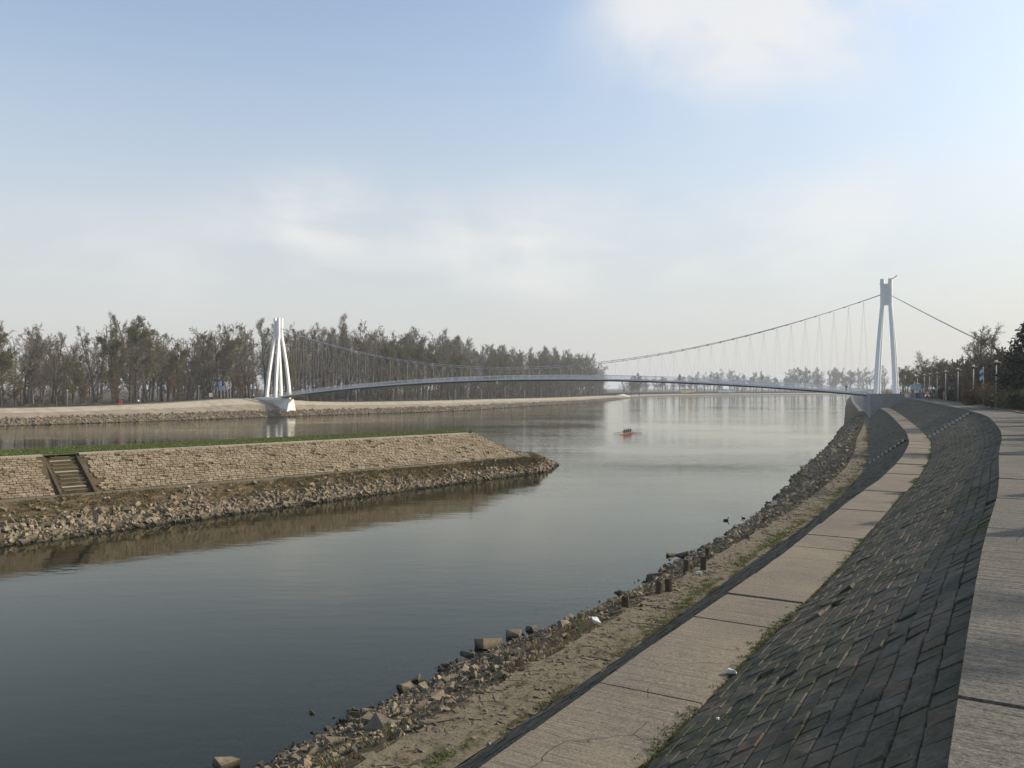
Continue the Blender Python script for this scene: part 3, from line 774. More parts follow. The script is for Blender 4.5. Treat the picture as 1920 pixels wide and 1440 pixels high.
# stairs cut into the wall
st = empty('stone_stairs', tuple(wallP(np.array((SA+SB)/2), np.array(1.)))); tag(st, 'worn stone stairs cut into the yellow block wall of the spit', 'stairs')
inv = Matrix.Translation(-Vector(st.location))
def frame_box(mbx, u0, u1, o0, o1, z0, z1):
    p = [T0+DIR*u+FO*o for u, o in ((u0, o0), (u1, o0), (u1, o1), (u0, o1))]
    mbx.frustum([tuple(q)+(z0,) for q in p], [tuple(q)+(z1,) for q in p]); return mbx
for k in range(10):
    z = 4.62-.27*k
    zt_ = z+RNG.uniform(-.03, .02)
    o = frame_box(MB(), SA+.22, SB-.22, -.55+.44*k, -.10+.44*k, z-.6, zt_).build('step', M['mortar'], st); o.matrix_parent_inverse = inv
    o2 = frame_box(MB(), SA+.3+RNG.uniform(0, .3), SB-.3-RNG.uniform(0, .5), -.50+.44*k, -.06+.44*k, zt_+.002, zt_+.065).build('tread', M['ledge'] if k in (1, 4, 8) else M['stonepath'], o)
for ua, ub in ((SA, SA+.2), (SB-.2, SB)):
    mw_ = MB()
    lo = [T0+DIR*u+FO*o for u, o in ((ua, -.5), (ub, -.5), (ub, 4.45), (ua, 4.45))]
    mw_.frustum([tuple(lo[0])+(3.6,), tuple(lo[1])+(3.6,), tuple(lo[2])+(1.4,), tuple(lo[3])+(1.4,)], [tuple(lo[0])+(4.98,), tuple(lo[1])+(4.98,), tuple(lo[2])+(2.12,), tuple(lo[3])+(2.12,)])
    o = mw_.build('side_wall', M['mortar'], st); o.matrix_parent_inverse = inv
# riprap of the spit
rng = np.random.default_rng(21); n = 17000
seg = rng.choice(np.arange(0, 84), n, p=(lambda q: q/q.sum())(np.where(np.arange(84) < 12, .35, np.where(np.arange(84) < 72, 1., .5))*np.linalg.norm(np.diff(WW, axis=0), axis=1)[:84]*(np.linalg.norm(WW-LL, axis=1)[:84]*.5+1.5)))
q = rng.random(n)[:, None]; e = np.clip(rng.beta(1.5, .9, n)*1.12, .03, 1.12)[:, None]
a_ = lerp(LL[seg], LL[seg+1], q); b_ = lerp(WW[seg], WW[seg+1], q); xy = lerp(a_, b_, e)
zz = lerp(1.9, -.02, e[:, 0])+(vnoise(xy[:, 0]*1.3, xy[:, 1]*1.3)-.5)*.35
ok = ~((e[:, 0] < .30+.35*vnoise(xy[:, 0]*.35, xy[:, 1]*.35, 7)) & (vnoise(xy[:, 0]*.22, xy[:, 1]*.22, 4) > .22) & (rng.random(n) < .85))
xy, zz = xy[ok], zz[ok]; n = len(xy)
sz = np.clip(rng.lognormal(-1.38, .42, n), .11, .7)
Rm = rand_rot(n, rng, .85)
loc = np.concatenate([xy, (zz+sz*.14)[:, None]], 1)
A = mat4(loc, Rm[:, :, 0], Rm[:, :, 1], Rm[:, :, 2], np.stack([sz, sz*rng.uniform(.8, 1.1, n), sz*rng.uniform(.8, 1.2, n)], 1))
lay('stone', 'riprap_stones', ROCKS, A, M['stone'], spit_foot, 300, unseen(loc, np.linalg.norm(loc-[0, 0, EYE], axis=1)/sz), 22)
# riprap of the far bank
rng = np.random.default_rng(23); n = 7500
ss = sPier-140+rng.beta(.9, 1.5, n)*640; oo = rng.uniform(-.4, 6.2, n)
sz = np.clip(rng.lognormal(-.55, .33, n), .3, 1.2)
loc = np.concatenate([farP(ss, oo), (far_z(ss, oo)+sz*.1)[:, None]], 1); Rm = rand_rot(n, rng, .6)
V, F, Tn = joined(ROCKS, mat4(loc, Rm[:, :, 0], Rm[:, :, 1], Rm[:, :, 2], np.stack([sz, sz*.9, sz], 1)), rng.integers(0, 12, n), rng)
tag(obj_np('far_riprap', V, F, M['stone'], tint=Tn), 'grey riprap stones along the foot of the far bank', 'rocks', kind='stuff')

# ------------------------------------------------------------------ the near shore: gravel, stones, boulders
rng = np.random.default_rng(31); n = 29000
ss = 10+rng.beta(.9, 1.6, n)*110; f = np.where(rng.random(n) < .5, rng.beta(4.5, 1.6, n)*1.12, rng.uniform(.03, 1.1, n))
dd = lerp(d_path(ss), d_wat(ss), f)
sz = np.clip(rng.lognormal(-2.62, .5, n), .04, .26)*np.interp(ss, [0, 40, 90], [1, 1.2, 2.0])
ok = ~((f < .5) & (vnoise(ss*.6, dd*.9, 8) > .68))
ss, dd, sz = ss[ok], dd[ok], sz[ok]; n = len(ss)
loc = np.concatenate([bankP(ss, dd), (bank_z(ss, dd)+sz*.18)[:, None]], 1); Rm = rand_rot(n, rng, .9)
A = mat4(loc, Rm[:, :, 0], Rm[:, :, 1], Rm[:, :, 2], np.stack([sz*1.15, sz, sz*.85], 1))
V, F, Tn = joined(PEBBLES, A, rng.integers(0, 8, n), rng)
tag(obj_np('shore_gravel', V, F, M['gravel'], tint=Tn), 'loose gravel and pebbles along the near waterline', 'gravel', kind='stuff')
rng = np.random.default_rng(32); n = 5200
ss = np.concatenate([rng.uniform(12, 50, 330), 45+rng.beta(1., 1.3, n-330)*195]); f = rng.beta(2.6, 1.3, n)*1.1
f = np.where(ss < 50, rng.uniform(.25, 1.35, n), f)
dd = lerp(d_path(ss), d_wat(ss), f); sz = np.clip(rng.lognormal(-.95, .4, n), .2, .9)*np.interp(ss, [0, 50, 70, 140], [.62, .62, .95, 1.25])
loc = np.concatenate([bankP(ss, dd), (bank_z(ss, dd)+sz*.08)[:, None]], 1); Rm = rand_rot(n, rng, .5)
A = mat4(loc, Rm[:, :, 0], Rm[:, :, 1], Rm[:, :, 2], np.stack([sz*1.1, sz*.9, sz*.9], 1))
lay('stone', 'shore_riprap', ROCKS, A, M['stone'], shore, 300, unseen(loc, np.linalg.norm(loc-[0, 0, EYE], axis=1)/sz), 33)
# flat broken stones set in the rough lower path
rng = np.random.default_rng(34); n = 900
ss = 6+rng.beta(.9, 1.5, n)*70; dd = lerp(d_low(ss), d_path(ss), rng.uniform(.15, 1.0, n)); sz = rng.uniform(.18, .52, n)
loc = np.concatenate([bankP(ss, dd), np.full((n, 1), ZL-.012)], 1); Rm = rand_rot(n, rng, .05)
A = mat4(loc, Rm[:, :, 0], Rm[:, :, 1], Rm[:, :, 2], np.stack([sz*1.2, sz*.8, np.full(n, .09)], 1))
n2 = 5000; s2 = 5+rng.beta(.9, 1.4, n2)*110; d2 = lerp(d_low(s2), d_path(s2), rng.uniform(-.02, 1.05, n2)); z2 = rng.lognormal(-3.1, .45, n2)
l2 = np.concatenate([bankP(s2, d2), np.full((n2, 1), ZL+.005)], 1); R2 = rand_rot(n2, rng, .5)
V, F, Tn = joined(PEBBLES, mat4(l2, R2[:, :, 0], R2[:, :, 1], R2[:, :, 2], np.stack([z2*1.2, z2, z2*.8], 1)), rng.integers(0, 8, n2), rng)
tag(obj_np('path_grit', V, F, M['gravel'], tint=Tn), 'small loose stones scattered on the lower path', 'gravel', kind='stuff')
lay('stone', 'path_stones_further_along', ROCKS, A, M['stonepath'], lowpath, 260, unseen(loc, np.linalg.norm(loc-[0, 0, EYE], axis=1)/sz), 35)
# ------------------------------------------------------------------ the suspension footbridge
LT = np.array([-88., 312.]); AXV = np.array([.876, -.482]); TRV = np.array([.482, .876]); SPAN = 209.4
br = empty('suspension_footbridge', (3.7, 261.5, 0)); tag(br, 'white suspension footbridge with an arched deck and two slender pylons over the river', 'bridge')
BINV = Matrix.Translation(-Vector(br.location))
def bp(a, tq, z):
    p = LT+AXV*a+TRV*tq; return (float(p[0]), float(p[1]), float(z))
def onbr(o, parent=None):
    o.parent = parent or br
    o.matrix_parent_inverse = BINV if parent is None else (BINV @ Matrix()).copy()
    return o
def zdeck(a):
    x = a/SPAN; return 7.0*(1-x)+8.6*x+4*5.5*x*(1-x)
NS = 72
aa = np.linspace(-3.0, SPAN-2.5, NS+1)
def sweep(sect, mat, name):
    """sect: (t, dz) ring carried along the deck"""
    m_ = MB(); n = len(sect)
    for a in aa: m_.v += [bp(a, t_, zdeck(a)+dz) for t_, dz in sect]
    for i in range(NS):
        for j in range(n):
            m_.f.append((i*n+j, i*n+(j+1) % n, (i+1)*n+(j+1) % n, (i+1)*n+j))
    m_.f += [tuple(range(n)), tuple(NS*n+j for j in reversed(range(n)))]
    return onbr(m_.build(name, mat))
sweep([(-2.45, 0), (2.45, 0), (2.45, -.12), (1.5, -.72), (-1.5, -.72), (-2.45, -.12)], M['deckdark'], 'deck')
for sg in (-1, 1):
    sweep([(sg*2.46, .06), (sg*2.58, .06), (sg*2.58, -.30), (sg*2.46, -.30)], M['decklight'], 'fascia')
    m_ = MB(); t_ = sg*2.52
    m_.tube([bp(a, t_, zdeck(a)+1.12) for a in aa], .045, 6)
    for h in np.arange(.16, 1.05, .125): m_.tube([bp(a, t_, zdeck(a)+h) for a in aa], .016, 4)
    for a in np.arange(-2, SPAN-3, 2.9):
        m_.tube([bp(a, t_, zdeck(a)+.02), bp(a, t_, zdeck(a)+1.12)], .035, 5)
    onbr(m_.build('railing', M['rail']))
for a in (40, 96):                                  # small signal boxes under the deck
    onbr(MB().frustum([bp(a, -2.2, zdeck(a)-1.5), bp(a+.5, -2.2, zdeck(a)-1.5), bp(a+.5, -2.0, zdeck(a)-1.5), bp(a, -2.0, zdeck(a)-1.5)], [bp(a, -2.2, zdeck(a)-.5), bp(a+.5, -2.2, zdeck(a)-.5), bp(a+.5, -2.0, zdeck(a)-.5), bp(a, -2.0, zdeck(a)-.5)]).build('signal_board', M['signwhite'] if a > 60 else M['skyblue']))
def pylon(a0, zb):
    zt = zb+29.7; zc = zb+23.1
    m_ = MB(); cw = .42
    def sq(a, t_, z, h): return [bp(a0+a-h, t_-h, z), bp(a0+a+h, t_-h, z), bp(a0+a+h, t_+h, z), bp(a0+a-h, t_+h, z)]
    for sg in (-1, 1):                              # the two side plates of the crown, notched at the top
        m_.frustum([bp(a0-.88, sg*.72-.14, zc), bp(a0+.88, sg*.72-.14, zc), bp(a0+.88, sg*.72+.14, zc), bp(a0-.88, sg*.72+.14, zc)], [bp(a0-.88, sg*.72-.14, zt-1.25), bp(a0+.88, sg*.72-.14, zt-1.25), bp(a0+.88, sg*.72+.14, zt-1.25), bp(a0-.88, sg*.72+.14, zt-1.25)])
    m_.frustum(sq(0, 0, zt-4.7, .5), sq(0, 0, zt-3.2, .5))   # cable saddle
    crown = onbr(m_.build('pylon', M['white']))
    for sa in (-1, 1):
        for st_ in (-1, 1):
            g = MB(); prev = None
            for k in range(9):
                f = k/8; e = f-.10*math.sin(math.pi*f)
                ring = sq(sa*lerp(2.25, .92, min(1, e)), st_*lerp(3.75, .74, min(1, e)), lerp(zb-.2, zc, f), lerp(.50, .42, f))
                if prev: g.frustum(prev, ring)
                prev = ring
            g.frustum(prev, sq(sa*.92, st_*.74, zt, cw))
            o = g.build('leg', M['white']); o.parent = crown
    return crown
# parts of a part keep world coordinates: both parents carry the same offset
p_l = pylon(0, 7.0); p_r = pylon(SPAN, 8.5)
# an aviation light bracket with antennas on the right pylon
for pts_, r_ in (([bp(SPAN+.9, 0, 38.0), bp(SPAN+1.9, 0, 38.5), bp(SPAN+2.5, 0, 39.0)], .10), ([bp(SPAN-.9, .6, 37.0), bp(SPAN-1.6, .6, 37.1)], .16), ([bp(SPAN-.9, .6, 38.0), bp(SPAN-1.5, .6, 38.1)], .12)): onbr(MB().tube(pts_, r_, 5).build('aerial', M['darkmetal']))
def zcab(a):
    x = a/SPAN; zl, zr = 7.0+26.2, 8.5+26.2; return lerp(zl, zr, x)-4*17.2*x*(1-x)
ca = np.linspace(0, SPAN, 61)
for off in (-.30, .30):
    m_ = MB()
    m_.tube([bp(a, off*1.4, zcab(a)+off*.95*math.sin(math.pi*min(1, max(0, a/SPAN)))) for a in ca], .075, 6)
    for a in np.arange(5, SPAN-4, 3.6):
        z = zcab(a)+off*.95*math.sin(math.pi*a/SPAN); m_.tube([bp(a-.22, off*1.4, z-.05), bp(a+.22, off*1.4, z-.05)], .14, 5)
    onbr(m_.build('main_cable', M['cable']))
for a0, sgn, zend, zb in ((SPAN, 1, 8.3, 34.7), (0, -1, 4.4, 33.2)):
    for off in (-1, 1):
        onbr(MB().tube([bp(a0+sgn*q, off*lerp(.3, 3.6, q/47), lerp(zb, zend, q/47)-1.1*math.sin(math.pi*q/47)) for q in np.linspace(0, 47, 10)], .075, 6).build('backstay', M['cable']))
hm = None
for i, a in enumerate(np.arange(6, SPAN-5, 3.6)):
    for sg in (-1, 1):
        for da_ in (-1.35, 1.35):
            if not 0 < a+da_ < SPAN: continue
            p0 = Vector(bp(a, sg*.42, zcab(a)-.3)); p1 = Vector(bp(a+da_, sg*2.5, zdeck(a+da_)))
            if hm is None:
                hh_ = MB().tube([(0, 0, 0), (0, 0, 1)], 1, 4, cap=False); tmp = hh_.build('hanger', M['cable']); hm = tmp.data; bpy.data.objects.remove(tmp)
            d = p1-p0; o = bpy.data.objects.new('hanger', hm); COL.objects.link(o); o.parent = br
            o.matrix_parent_inverse = BINV
            o.matrix_basis = Matrix.Translation(p0) @ d.to_track_quat('Z', 'Y').to_matrix().to_4x4() @ Matrix.Diagonal((.016, .016, d.length, 1))
# left pier: wedge buttress under a platform
m_ = MB()
def ring(a, hw0, z0, hw1, z1): return [bp(a, -hw0, z0), bp(a, hw0, z0), bp(a, hw1, z1), bp(a, -hw1, z1)]
m_.frustum(ring(-8, 3.4, .4, 2.6, 6.3), ring(6.6, 2.9, -.5, 1.1, 6.35))
onbr(m_.build('pier', M['white']))
m_ = MB()
pl = [(-7.2, -4.7), (1.5, -4.7), (3.9, -2.6), (3.9, 2.6), (1.5, 4.7), (-7.2, 4.7)]; pu = [(-6.0, -2.8), (1.5, -2.8), (3.5, -1.6), (3.5, 1.6), (1.5, 2.8), (-6.0, 2.8)]
m_.frustum([bp(a, t_, 3.6) for a, t_ in pu], [bp(a, t_, 6.1) for a, t_ in pl]); m_.frustum([bp(a, t_, 6.1) for a, t_ in pl], [bp(a, t_, 6.98) for a, t_ in pl])
onbr(m_.build('platform', M['white']))
# right abutment: concrete block standing out of the embankment, parapet on its two open sides
fp = [(77.8, 180.0), (93.5, 180.6), (117, 232), (101, 238)]
m_ = MB().frustum([(x, y, 2.6) for x, y in fp], [(x, y, 8.5) for x, y in fp])
onbr(m_.build('abutment', M['abut']))
def parapet(p, q, th=.3, z0=8.5, z1=9.22):
    p, q = Vector(p), Vector(q); d = (q-p).normalized(); nrm_ = Vector((-d.y, d.x))*th
    return MB().frustum([(p.x, p.y, z0), (q.x, q.y, z0), (q.x+nrm_.x, q.y+nrm_.y, z0), (p.x+nrm_.x, p.y+nrm_.y, z0)], [(p.x, p.y, z1), (q.x, q.y, z1), (q.x+nrm_.x, q.y+nrm_.y, z1), (p.x+nrm_.x, p.y+nrm_.y, z1)])
onbr(parapet((78.12, 180.03), (89.5, 180.45)).build('parapet', M['abut']))
onbr(parapet((90.6, 211.2), (77.84, 180.08)).build('parapet', M['abut']))

# ------------------------------------------------------------------ trees
def rotd(d, ang, rng):
    a = Vector((0, 0, 1)) if abs(d.z) < .9 else Vector((1, 0, 0))
    x = d.cross(a).normalized(); y = d.cross(x)
    ph = rng.uniform(0, 2*math.pi)
    return (d*math.cos(ang)+(x*math.cos(ph)+y*math.sin(ph))*math.sin(ang)).normalized()
def branch(p, d, L, r, lev, cfg, out, rng):
    n = cfg['seg'][lev]; up = cfg['up'][lev]; wob = cfg['wob'][lev]; nodes = []
    for i in range(n):
        d = (d+Vector((rng.gauss(0, wob), rng.gauss(0, wob), rng.gauss(0, wob)+up))).normalized()
        q = p+d*(L/n); r0 = r*(1-.75*i/n); r1 = r*(1-.75*(i+1)/n)
        out[lev].append((p[:], q[:], r0, r1)); nodes.append((p.copy(), q.copy(), d.copy(), r0)); p = q
    if lev+1 < len(cfg['seg']):
        k = cfg['kids'][lev]
        for j in range(k):
            tq = cfg['t0'][lev]+(1-cfg['t0'][lev])*((j+rng.random())/k)
            i = min(n-1, int(tq*n)); a, b, dd, rr = nodes[i]
            q = a.lerp(b, tq*n-i)
            ang = rng.uniform(*cfg['ang'][lev])
            ll = L*cfg['len'][lev]*rng.uniform(.65, 1.15)*(1-cfg['taper'][lev]*tq)
            branch(q, rotd(dd, ang, rng), ll, min(rr*.6, ll*.016+.012), lev+1, cfg, out, rng)
def tubes(seg, k):
    S = np.array([(*a, *b, c, d) for a, b, c, d in seg]); P0, P1, r0, r1 = S[:, :3], S[:, 3:6], S[:, 6], S[:, 7]
    D = P1-P0; D /= np.maximum(np.linalg.norm(D, axis=1), 1e-6)[:, None]
    a = np.where(np.abs(D[:, 2:3]) < .9, [[0, 0, 1.]], [[1., 0, 0]]); X = np.cross(D, a); X /= np.linalg.norm(X, axis=1)[:, None]; Y = np.cross(D, X)
    th = np.arange(k)*2*math.pi/k
    c = X[:, None]*np.cos(th)[None, :, None]+Y[:, None]*np.sin(th)[None, :, None]
    V = np.concatenate([P0[:, None]+c*r0[:, None, None], P1[:, None]+c*r1[:, None, None]], 1)
    F = np.array([(j, (j+1) % k, k+(j+1) % k, k+j) for j in range(k)])
    n = len(S)
    return V.reshape(-1, 3), (F[None]+(np.arange(n)*2*k)[:, None, None]).reshape(-1, 4)
def stack(parts):
    V, F, b = [], [], 0
    for v, f in parts:
        V.append(v); F.append(f+b); b += len(v)
    return np.concatenate(V), np.concatenate(F)
def leaves(pts, size, n, spread, rng):
    """n small leaf faces round each point"""
    P = np.repeat(np.asarray(pts, float), n, 0)+rng.normal(0, spread, (len(pts)*n, 3)); m = len(P)
    Rm = rand_rot(m, rng); s = size*rng.uniform(.6, 1.3, m)
    a = Rm[:, :, 0]*s[:, None]; b = Rm[:, :, 1]*(s*.6)[:, None]
    V = np.stack([P-a, P+b, P+a, P-b], 1).reshape(-1, 3)
    return V, np.arange(m*4).reshape(-1, 4), np.repeat(rng.random(m), 4)
KIND = {
 # upright poplar: long stem, branches that climb
 'poplar': dict(seg=[9, 5, 3, 2, 1], up=[.02, .17, .10, .06, .0], wob=[.03, .07, .10, .12, .1], kids=[28, 8, 5, 3], t0=[.14, .2, .2, .2], ang=[(.55, .95), (.4, .85), (.4, .9), (.3, .9)], len=[.36, .44, .44, .6], taper=[.72, .45, .3, .2]),
 # broad crown
 'broad': dict(seg=[7, 6, 4, 2, 1], up=[.02, .09, .06, .03, .0], wob=[.06, .13, .14, .14, .1], kids=[19, 8, 6, 3], t0=[.17, .2, .2, .2], ang=[(.6, 1.2), (.45, .95), (.4, .9), (.3, .9)], len=[.47, .47, .45, .55], taper=[.55, .4, .3, .2]),
 'shrub': dict(seg=[2, 5, 3, 2], up=[.0, .12, .06, .02], wob=[.1, .12, .14, .12], kids=[18, 8, 6], t0=[.0, .1, .1], ang=[(.2, 1.2), (.3, .9), (.3, .9)], len=[4.5, .42, .42], taper=[.2, .35, .3])}
def tree_meshes(name, kind, seed, H, barkm, twigm, leafm=None, leafn=0, leafs=.16, clumps=0, lean=0.0):
    rng = random.Random(seed); cfg = KIND[kind]; out = [[] for _ in cfg['seg']]
    L = H*(.93 if kind == 'poplar' else .80 if kind == 'broad' else .14)
    d = Vector((rng.gauss(0, .03)+lean, rng.gauss(0, .03), 1)).normalized()
    branch(Vector((0, 0, -.3)), d, L, H*.0155 if kind != 'shrub' else H*.02, 0, cfg, out, rng)
    tv, tf = stack([tubes(out[0], 7), tubes(out[1], 5)] if kind != 'shrub' else [tubes(out[0], 5)])
    rest = out[2:] if kind != 'shrub' else out[1:]
    cv, cf = stack([tubes([(a, b, max(c*1.3, .034), max(e*1.3, .02)) for a, b, c, e in sg], 4 if i == 0 else 3) for i, sg in enumerate(rest)])
    res = [('trunk', mesh_np(name+'_trunk', tv, tf, barkm)), ('crown', mesh_np(name+'_crown', cv, cf, twigm))]
    nr = np.random.default_rng(seed)
    tips = np.array([b for a, b, c, e in out[-1]])
    if leafn:
        lv, lf, lt = leaves(tips, leafs, leafn, .35, nr); res.append(('leaves', mesh_np(name+'_leaves', lv, lf, leafm, tint=lt)))
    if clumps:
        mids = np.array([b for a, b, c, e in out[2]]); ctr = mids[nr.integers(0, len(mids), clumps)]
        V, F, Tn, b = [], [], [], 0
        for c in ctr:
            rr = nr.uniform(.38, .75); u = nr.normal(size=(70, 3)); u /= np.linalg.norm(u, axis=1)[:, None]
            lv, lf, lt = leaves(c+u*rr*nr.uniform(.3, 1, (70, 1)), .14, 1, .02, nr); V.append(lv); F.append(lf+b); Tn.append(lt); b += len(lv)
        res.append(('mistletoe', mesh_np(name+'_mistletoe', np.concatenate(V), np.concatenate(F), M['mistletoe'], tint=np.concatenate(Tn))))
    return res
def plant(name, meshes, loc, s, rz, label, cat, group=None, sz=None):
    e = empty(name, loc, rz); e.scale = (s, s, sz or s)
    for nm, me in meshes: link(bpy.data.objects.new(nm, me), e)
    return tag(e, label, cat, group)
TR = {}
for i in range(3): TR['poplar', i] = tree_meshes('poplar', 'poplar', 100+i, 34, M['bark'], M['twig'], M['bud'], 1, .15)
for i in range(2): TR['mist', i] = tree_meshes('mistletoe_tree', 'broad', 120+i, 32, M['bark'], M['twig'], clumps=26)
for i in range(3): TR['broad', i] = tree_meshes('broad_tree', 'broad', 130+i, 30, M['bark'], M['twig'], M['bud'], 1, .15)
for i in range(2): TR['willow', i] = tree_meshes('willow', 'broad', 140+i, 28, M['bark'], M['twiggreen'], M['leafgreen'], 4, .2)
for i in range(2): TR['red', i] = tree_meshes('red_tree', 'broad', 150+i, 16, M['bark'], M['twigred'], M['leafrust'], 2, .14)
for i in range(1): TR['pale', i] = tree_meshes('pale_poplar', 'poplar', 160+i, 34, M['palebark'], M['twig'])
HT = dict(poplar=34, mist=32, broad=30, willow=28, red=16, pale=34)
for i in range(3): TR['shrub', i] = tree_meshes('bare_shrub', 'shrub', 170+i, 4.0, M['bark'], M['twig'])
for i in range(2): TR['shrubred', i] = tree_meshes('russet_shrub', 'shrub', 175+i, 4.0, M['bark'], M['twigred'], M['leafrust'], 1, .06)
LAB = dict(poplar=('bare upright poplar with grey twigs standing in the wood across the river', 'poplars in the wood across the river'),
           mist=('bare tree dotted with dark mistletoe clumps in the wood across the river', 'mistletoe trees in the wood across the river'),
           broad=('bare wide-crowned tree with brown twigs in the wood across the river', 'wide-crowned trees in the wood across the river'),
           willow=('tree flushed with pale green spring leaves on the bank across the river', 'greening trees across the river'),
           red=('low tree with rust coloured buds among the trunks across the river', 'rusty low trees across the river'),
           pale=('poplar with a pale trunk standing out in the wood across the river', 'pale trunked poplars across the river'))
NAMES = dict(poplar='poplar_tree', mist='mistletoe_tree', broad='bare_tree', willow='greening_tree', red='rusty_tree', pale='pale_poplar_tree')
# height of the wood along the bank: bearing (x/y) against the slope of its skyline
SKY_T = [-.75, -.618, -.58, -.547, -.521, -.489, -.444, -.406, -.36, -.316, -.28, -.245, -.18, -.155, -.116, -.084, -.04, 0, .058, .097, .128, .145]
SKY_E = [.090, .085, .084, .058, .056, .091, .088, .058, .079, .082, .076, .078, .081, .067, .070, .067, .051, .047, .045, .041, .030, .012]
def canopy(x, y): return (np.interp(x/y, SKY_T, SKY_E)*y+EYE-4.5)*1.07
rng = random.Random(5); ntree = 0
def forest_tree(s, o, kinds, kmin, kmax):
    global ntree
    x, y = farP(s, o); x, y = float(x), float(y)
    if y < 60 or x/y < -.70 or x/y > .142: return
    k = rng.choice(kinds); n = len([1 for q in TR if q[0] == k])
    h = float(canopy(x, y))*rng.uniform(kmin, kmax)
    if k == 'red': h *= .5
    if h < 3: return
    s_ = h/HT[k]
    nm = NAMES[k]
    plant(nm, TR[k, rng.randrange(n)], (x, y, 4.35 if o > 40 else float(far_z(np.array(s), np.array(o)))-.05), s_, rng.uniform(0, 6.28), LAB[k][0], 'tree', LAB[k][1])
    ntree += 1
s0 = sPier-190
s = s0
while s < sPier+600:                                 # front rows
    near = s < sPier-20
    forest_tree(s, rng.uniform(27, 36), ['willow', 'willow', 'red', 'broad', 'mist', 'red', 'pale', 'broad'] if near else ['broad', 'mist', 'broad', 'red', 'willow'], .62, .92)
    s += rng.uniform(7.5, 11) if near else rng.uniform(8, 13)
for ds in (-104, -98, -92, -86, -79, -66, -60, -35): forest_tree(sPier+ds, rng.uniform(30, 44), ['willow', 'willow', 'broad'], .7, .98)
s = s0-30
while s < sPier+610:
    forest_tree(s, rng.uniform(40, 62), ['broad', 'mist', 'broad', 'poplar', 'pale', 'willow'], .82, 1.02)
    s += rng.uniform(6.5, 10)
s = s0-60
while s < sPier+615:
    forest_tree(s, rng.uniform(66, 110), ['poplar', 'broad', 'mist', 'poplar'], .85, 1.04)
    s += rng.uniform(7, 11)
# the depth of the wood reads as one mass of stems and brush
def woodland(name, label, pts, variants, hs, seed):
    rng_ = np.random.default_rng(seed); Vs, Fs, b = [], [], 0
    for (x, y, z), h in zip(pts, hs):
        V, F, h0 = variants[rng_.integers(len(variants))]
        a = rng_.uniform(0, 6.28); c, s_ = math.cos(a), math.sin(a); k = h/h0
        W = V*k; W = np.stack([W[:, 0]*c-W[:, 1]*s_+x, W[:, 0]*s_+W[:, 1]*c+y, W[:, 2]+z], 1)
        Vs.append(W); Fs.append(F+b); b += len(W)
    return tag(obj_np(name, np.concatenate(Vs), np.concatenate(Fs), M['twig']), label, 'wood', kind='stuff')
KIND['dense'] = dict(seg=[6, 3, 2, 1], up=[.02, .10, .06, .0], wob=[.05, .1, .12, .1], kids=[16, 5, 5], t0=[.06, .15, .1], ang=[(.5, 1.1), (.4, .9), (.4, .9)], len=[.40, .48, .6], taper=[.6, .4, .3])
KIND['brush'] = dict(seg=[2, 3, 1, 1], up=[0, .1, .05, 0], wob=[.1, .12, .14, .1], kids=[14, 5, 4], t0=[0, .1, .1], ang=[(.2, 1.25), (.3, .9), (.3, .9)], len=[4.5, .45, .6], taper=[.2, .3, .2])
def lowpoly(kind, seed, H, fat):
    rg = random.Random(seed); cfg = KIND[kind]; out = [[] for _ in cfg['seg']]
    branch(Vector((0, 0, -.3)), Vector((0, 0, 1)), H*(.88 if kind == 'dense' else .14), H*.014, 0, cfg, out, rg)
    def ribbons(sg):
        S = np.array([(*a, *b) for a, b, c, e in sg]); D = S[:, 3:]-S[:, :3]; r_ = np.random.default_rng(seed).normal(size=D.shape); X = np.cross(D, r_); X /= np.linalg.norm(X, axis=1)[:, None]
        V_ = np.stack([S[:, :3]-X*fat, S[:, :3]+X*fat, S[:, 3:]+X*fat*.5, S[:, 3:]-X*fat*.5], 1).reshape(-1, 3); return V_, np.arange(len(V_)).reshape(-1, 4)
    V, F = stack([tubes(out[0], 4), tubes(out[1], 3), tubes([(a, b, max(c, fat), max(e, fat*.6)) for a, b, c, e in out[2]], 3), ribbons(out[3])])
    return V, F, H
wv = [lowpoly('dense', 500+i, 34, .10) for i in range(5)]
r2 = np.random.default_rng(77); pts, hs = [], []
for i_ in range(390):
    s = r2.uniform(s0-80, sPier+600) if i_ < 240 else r2.uniform(s0-100, sPier+40); o = 70+150*r2.random()**1.3; x, y = farP(np.array(s), np.array(o))
    if x/y > .12 or y < 60 or x/y < -.72: continue
    pts.append((x, y, 4.3)); hs.append(canopy(x, y)*r2.uniform(.75, .98))
woodland('distant_woodland', 'dense bare woodland filling the depth behind the riverside trees', pts, wv, hs, 3)
# low brush between the trunks
sv = [lowpoly('brush', 520+i, 4.0, .03) for i in range(4)]
pts, hs = [], []
for _ in range(260):
    s = r2.uniform(s0-60, sPier+600); o = r2.uniform(40, 150) if s < sPier else r2.uniform(27, 110); x, y = farP(np.array(s), np.array(o))
    if x/y > .125 or y < 60 or x/y < -.72: continue
    pts.append((x, y, 4.3 if o > 40 else 4.4)); hs.append(r2.uniform(4, 9)*(1 if s < sPier else 1.5))
woodland('undergrowth', 'brown leafless undergrowth between the trunks across the river', pts, sv, hs, 4)
